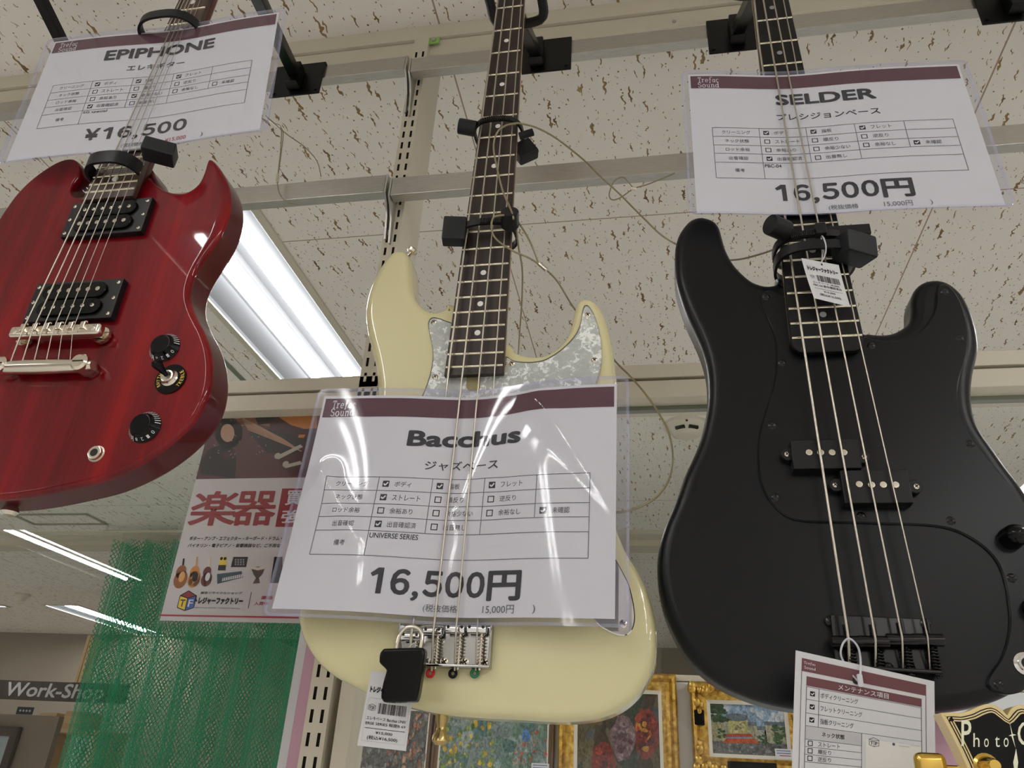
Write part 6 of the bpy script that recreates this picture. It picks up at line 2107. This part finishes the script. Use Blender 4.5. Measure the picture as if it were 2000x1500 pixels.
def pX(x, y=1450): return at(x, y, DY).x
zb = 1.50 - 0.25
painting('oil painting of pale and red roses in a gold frame, below the cream bass', pX(1092), pX(1326), zb - 0.05, at(1300, 1317, DY - .03).z, 0.055, M['gold_frame'], paint_roses)
painting('oil painting of a street cafe in an ornate gold frame, below the black bass', pX(1352), pX(1576), at(1400, 1514, DY - .03).z, at(1380, 1333, DY - .03).z, 0.056, M['gold_frame'], paint_street, 0.012, 0.05, True, True)
painting('misty garden painting with yellow flowers in a brown frame, right of the price tag', pX(848), pX(1084), zb - 0.06, at(960, 1372, DY - .03).z, 0.022, M['wood'], paint_garden, 0.006, 0.03)
painting('grey flower painting in a narrow brown frame, behind the barcode tag', pX(664), pX(846), zb - 0.06, at(760, 1372, DY - .03).z, 0.018, M['wood'], paint_grey, 0.006, 0.03)
for (lab, a, b) in (('white price card on the lower right corner of the street cafe painting', (1513, 1462), (1549, 1483)), ('white price card at the bottom of the garden painting', (1038, 1490), (1072, 1512))):
    Yc = DY - 0.053
    A, B = at(*a, Yc), at(*b, Yc)
    sh = Sheet([Vector((A.x, Yc, A.z)), Vector((B.x, Yc, A.z)), Vector((B.x, Yc, B.z)), Vector((A.x, Yc, B.z))])
    sh.sheet(M['paper'], 1, 1)
    pb = plain('blue_ink', (0.10, 0.14, 0.35))
    for k in range(3): sh.rect(pb if k < 2 else M['ink_red'], 0.1 + 0.15 * (k == 2), 0.16 + .25 * k, 0.9, 0.24 + .25 * k, 0.0006, 1, 1)
    tag(sh.done('price_card'), lab, 'price card')

# far left: workshop sign, shelf with boxes, framed picture, poles
WY = 6.0
a, b = at(-60, 1326, WY), at(240, 1372, WY)
r_ = thing('shop_sign', 'dark wooden sign with big pale lettering, far left behind the glass', 'sign', Vector(((a.x + b.x) / 2, WY, b.z)))
zt_, zb_ = at(80, 1330, WY).z, at(80, 1368, WY).z
bm = bmesh.new(); box(bm, ((a.x + b.x) / 2, WY + 0.02, (zt_ + zb_) / 2), (b.x - a.x, 0.04, zt_ - zb_), None, 0.004); obj('board', bm, M['dark_wood'], r_)
sh = Sheet([Vector((a.x, WY - 0.001, zt_)), Vector((b.x, WY - 0.001, zt_)), Vector((b.x, WY - 0.001, zb_)), Vector((a.x, WY - 0.001, zb_))])
u0 = sh.uv(12, 1348)[0]; u1 = sh.uv(205, 1348)[0]
sh.text(M['ink_white'], 'Work-Shop', u0, 0.10, u1, 1.06, 0.02, 0.001, 0.1)
sh.done('lettering', r_)
# shelf below the sign with cardboard boxes
a = at(82, 1426, WY); b = at(170, 1426, WY)
bm = bmesh.new()
box(bm, ((a.x + b.x) / 2 + .1, WY + 0.1, a.z), (b.x - a.x + .25, 0.4, 0.03), None, 0.003)
box(bm, (a.x + .04, WY + 0.1, a.z / 2), (0.04, 0.36, a.z - .03)); box(bm, (b.x + .16, WY + 0.1, a.z / 2), (0.04, 0.36, a.z - .03))
tag(obj('shelf', bm, M['bamboo']), 'pale wooden shelf carrying cartons below the workshop sign', 'shelf')
for k, (xp, w_, h_, lab) in enumerate(((98, 0.17, 0.11, 'tall brown cardboard carton on the shelf, nearer the framed picture'), (148, 0.18, 0.13, 'wide brown cardboard carton on the shelf, nearer the green net'))):
    c_ = at(xp, 1424, WY)
    bm = bmesh.new(); box(bm, (c_.x, WY + 0.06, a.z + 0.0155 + h_ / 2), (w_ * .9, 0.26, h_), None, 0.004)
    box(bm, (c_.x, WY - 0.0705, a.z + 0.0155 + h_ / 2), (w_ * .9, 0.002, 0.05), None, 0, 1)
    tag(obj('cardboard_box', bm, [M['card'], M['bamboo']]), lab, 'box', 'cartons on the shelf')
# framed picture
a, b = at(-70, 1415, 5.2), at(45, 1418, 5.2)
r_ = thing('framed_picture', 'dark-framed picture with a pale blue print at the bottom left corner', 'picture', Vector(((a.x + b.x) / 2, 5.2, a.z - .7)))
bm = frame_sweep(a.x, b.x, a.z - .7, a.z, [(0, 0), (0, 0.03), (0.02, 0.035), (0.06, 0.025), (0.06, 0.002)], 5.2); obj('frame', bm, M['dark_wood'], r_)
bm = bmesh.new(); box(bm, ((a.x + b.x) / 2, 5.2, a.z - .35), (b.x - a.x - .1, 0.006, .6)); obj('print', bm, plain('blue_print', (0.42, 0.48, 0.52)), r_)
bm = bmesh.new(); box(bm, ((a.x + b.x) / 2, 5.24, a.z / 2 - .0), (b.x - a.x + .5, 0.05, a.z + .16)); struct('trim_8', bm, plain('brown_board', (0.26, 0.20, 0.155)))
# small black sign above it
a, b = at(34, 1380, 5.2), at(62, 1396, 5.2)
r_ = thing('small_sign', 'small black plate with pale writing below the workshop sign', 'sign', (a + b) / 2)
sh = Sheet([Vector((a.x, 5.205, a.z)), Vector((b.x, 5.205, a.z)), Vector((b.x, 5.205, b.z)), Vector((a.x, 5.205, b.z))])
sh.sheet(plain('navy_plate', (0.02, 0.025, 0.04)), 1, 1)
for k in range(4):
    sh.ell(M['pale_grey'], 0.22 + 0.19 * k, 0.5, 0.06, 0.15, 0.001)
sh.done('plate', r_)
# poles beside the net
A = at(184, 1241, WY)
bm = bmesh.new()
for k in range(4):
    box(bm, (A.x - 0.05 + k * 0.035, WY + 0.02, (A.z + zt_) / 2 - 0.004 * k), (0.03, 0.03, A.z - zt_ - 0.008 * k), None, 0.003)
tag(obj('timber_bundle', bm, M['bamboo']), 'pale timber battens standing on the dark workshop sign beside the green net', 'timber')
A = at(160, 1440, 4.3)
bm = bmesh.new(); box(bm, (A.x, A.y, A.z / 2), (0.05, 0.03, A.z), None, 0.003)
tag(obj('post', bm, M['panel']), 'white post at the lower left edge of the green net', 'post')
# small sensor on the far ceiling
p_ = atz(45, 1160, CEIL)
bm = bmesh.new(); lathe(bm, p_, (0, 0, -1), [(0, 0.06), (0.015, 0.06), (0.03, 0.04), (0.06, 0.03)], 20)
tag(obj('ceiling_sensor', bm, M['detector']), 'small cream ceiling sensor far left behind the glass', 'sensor')
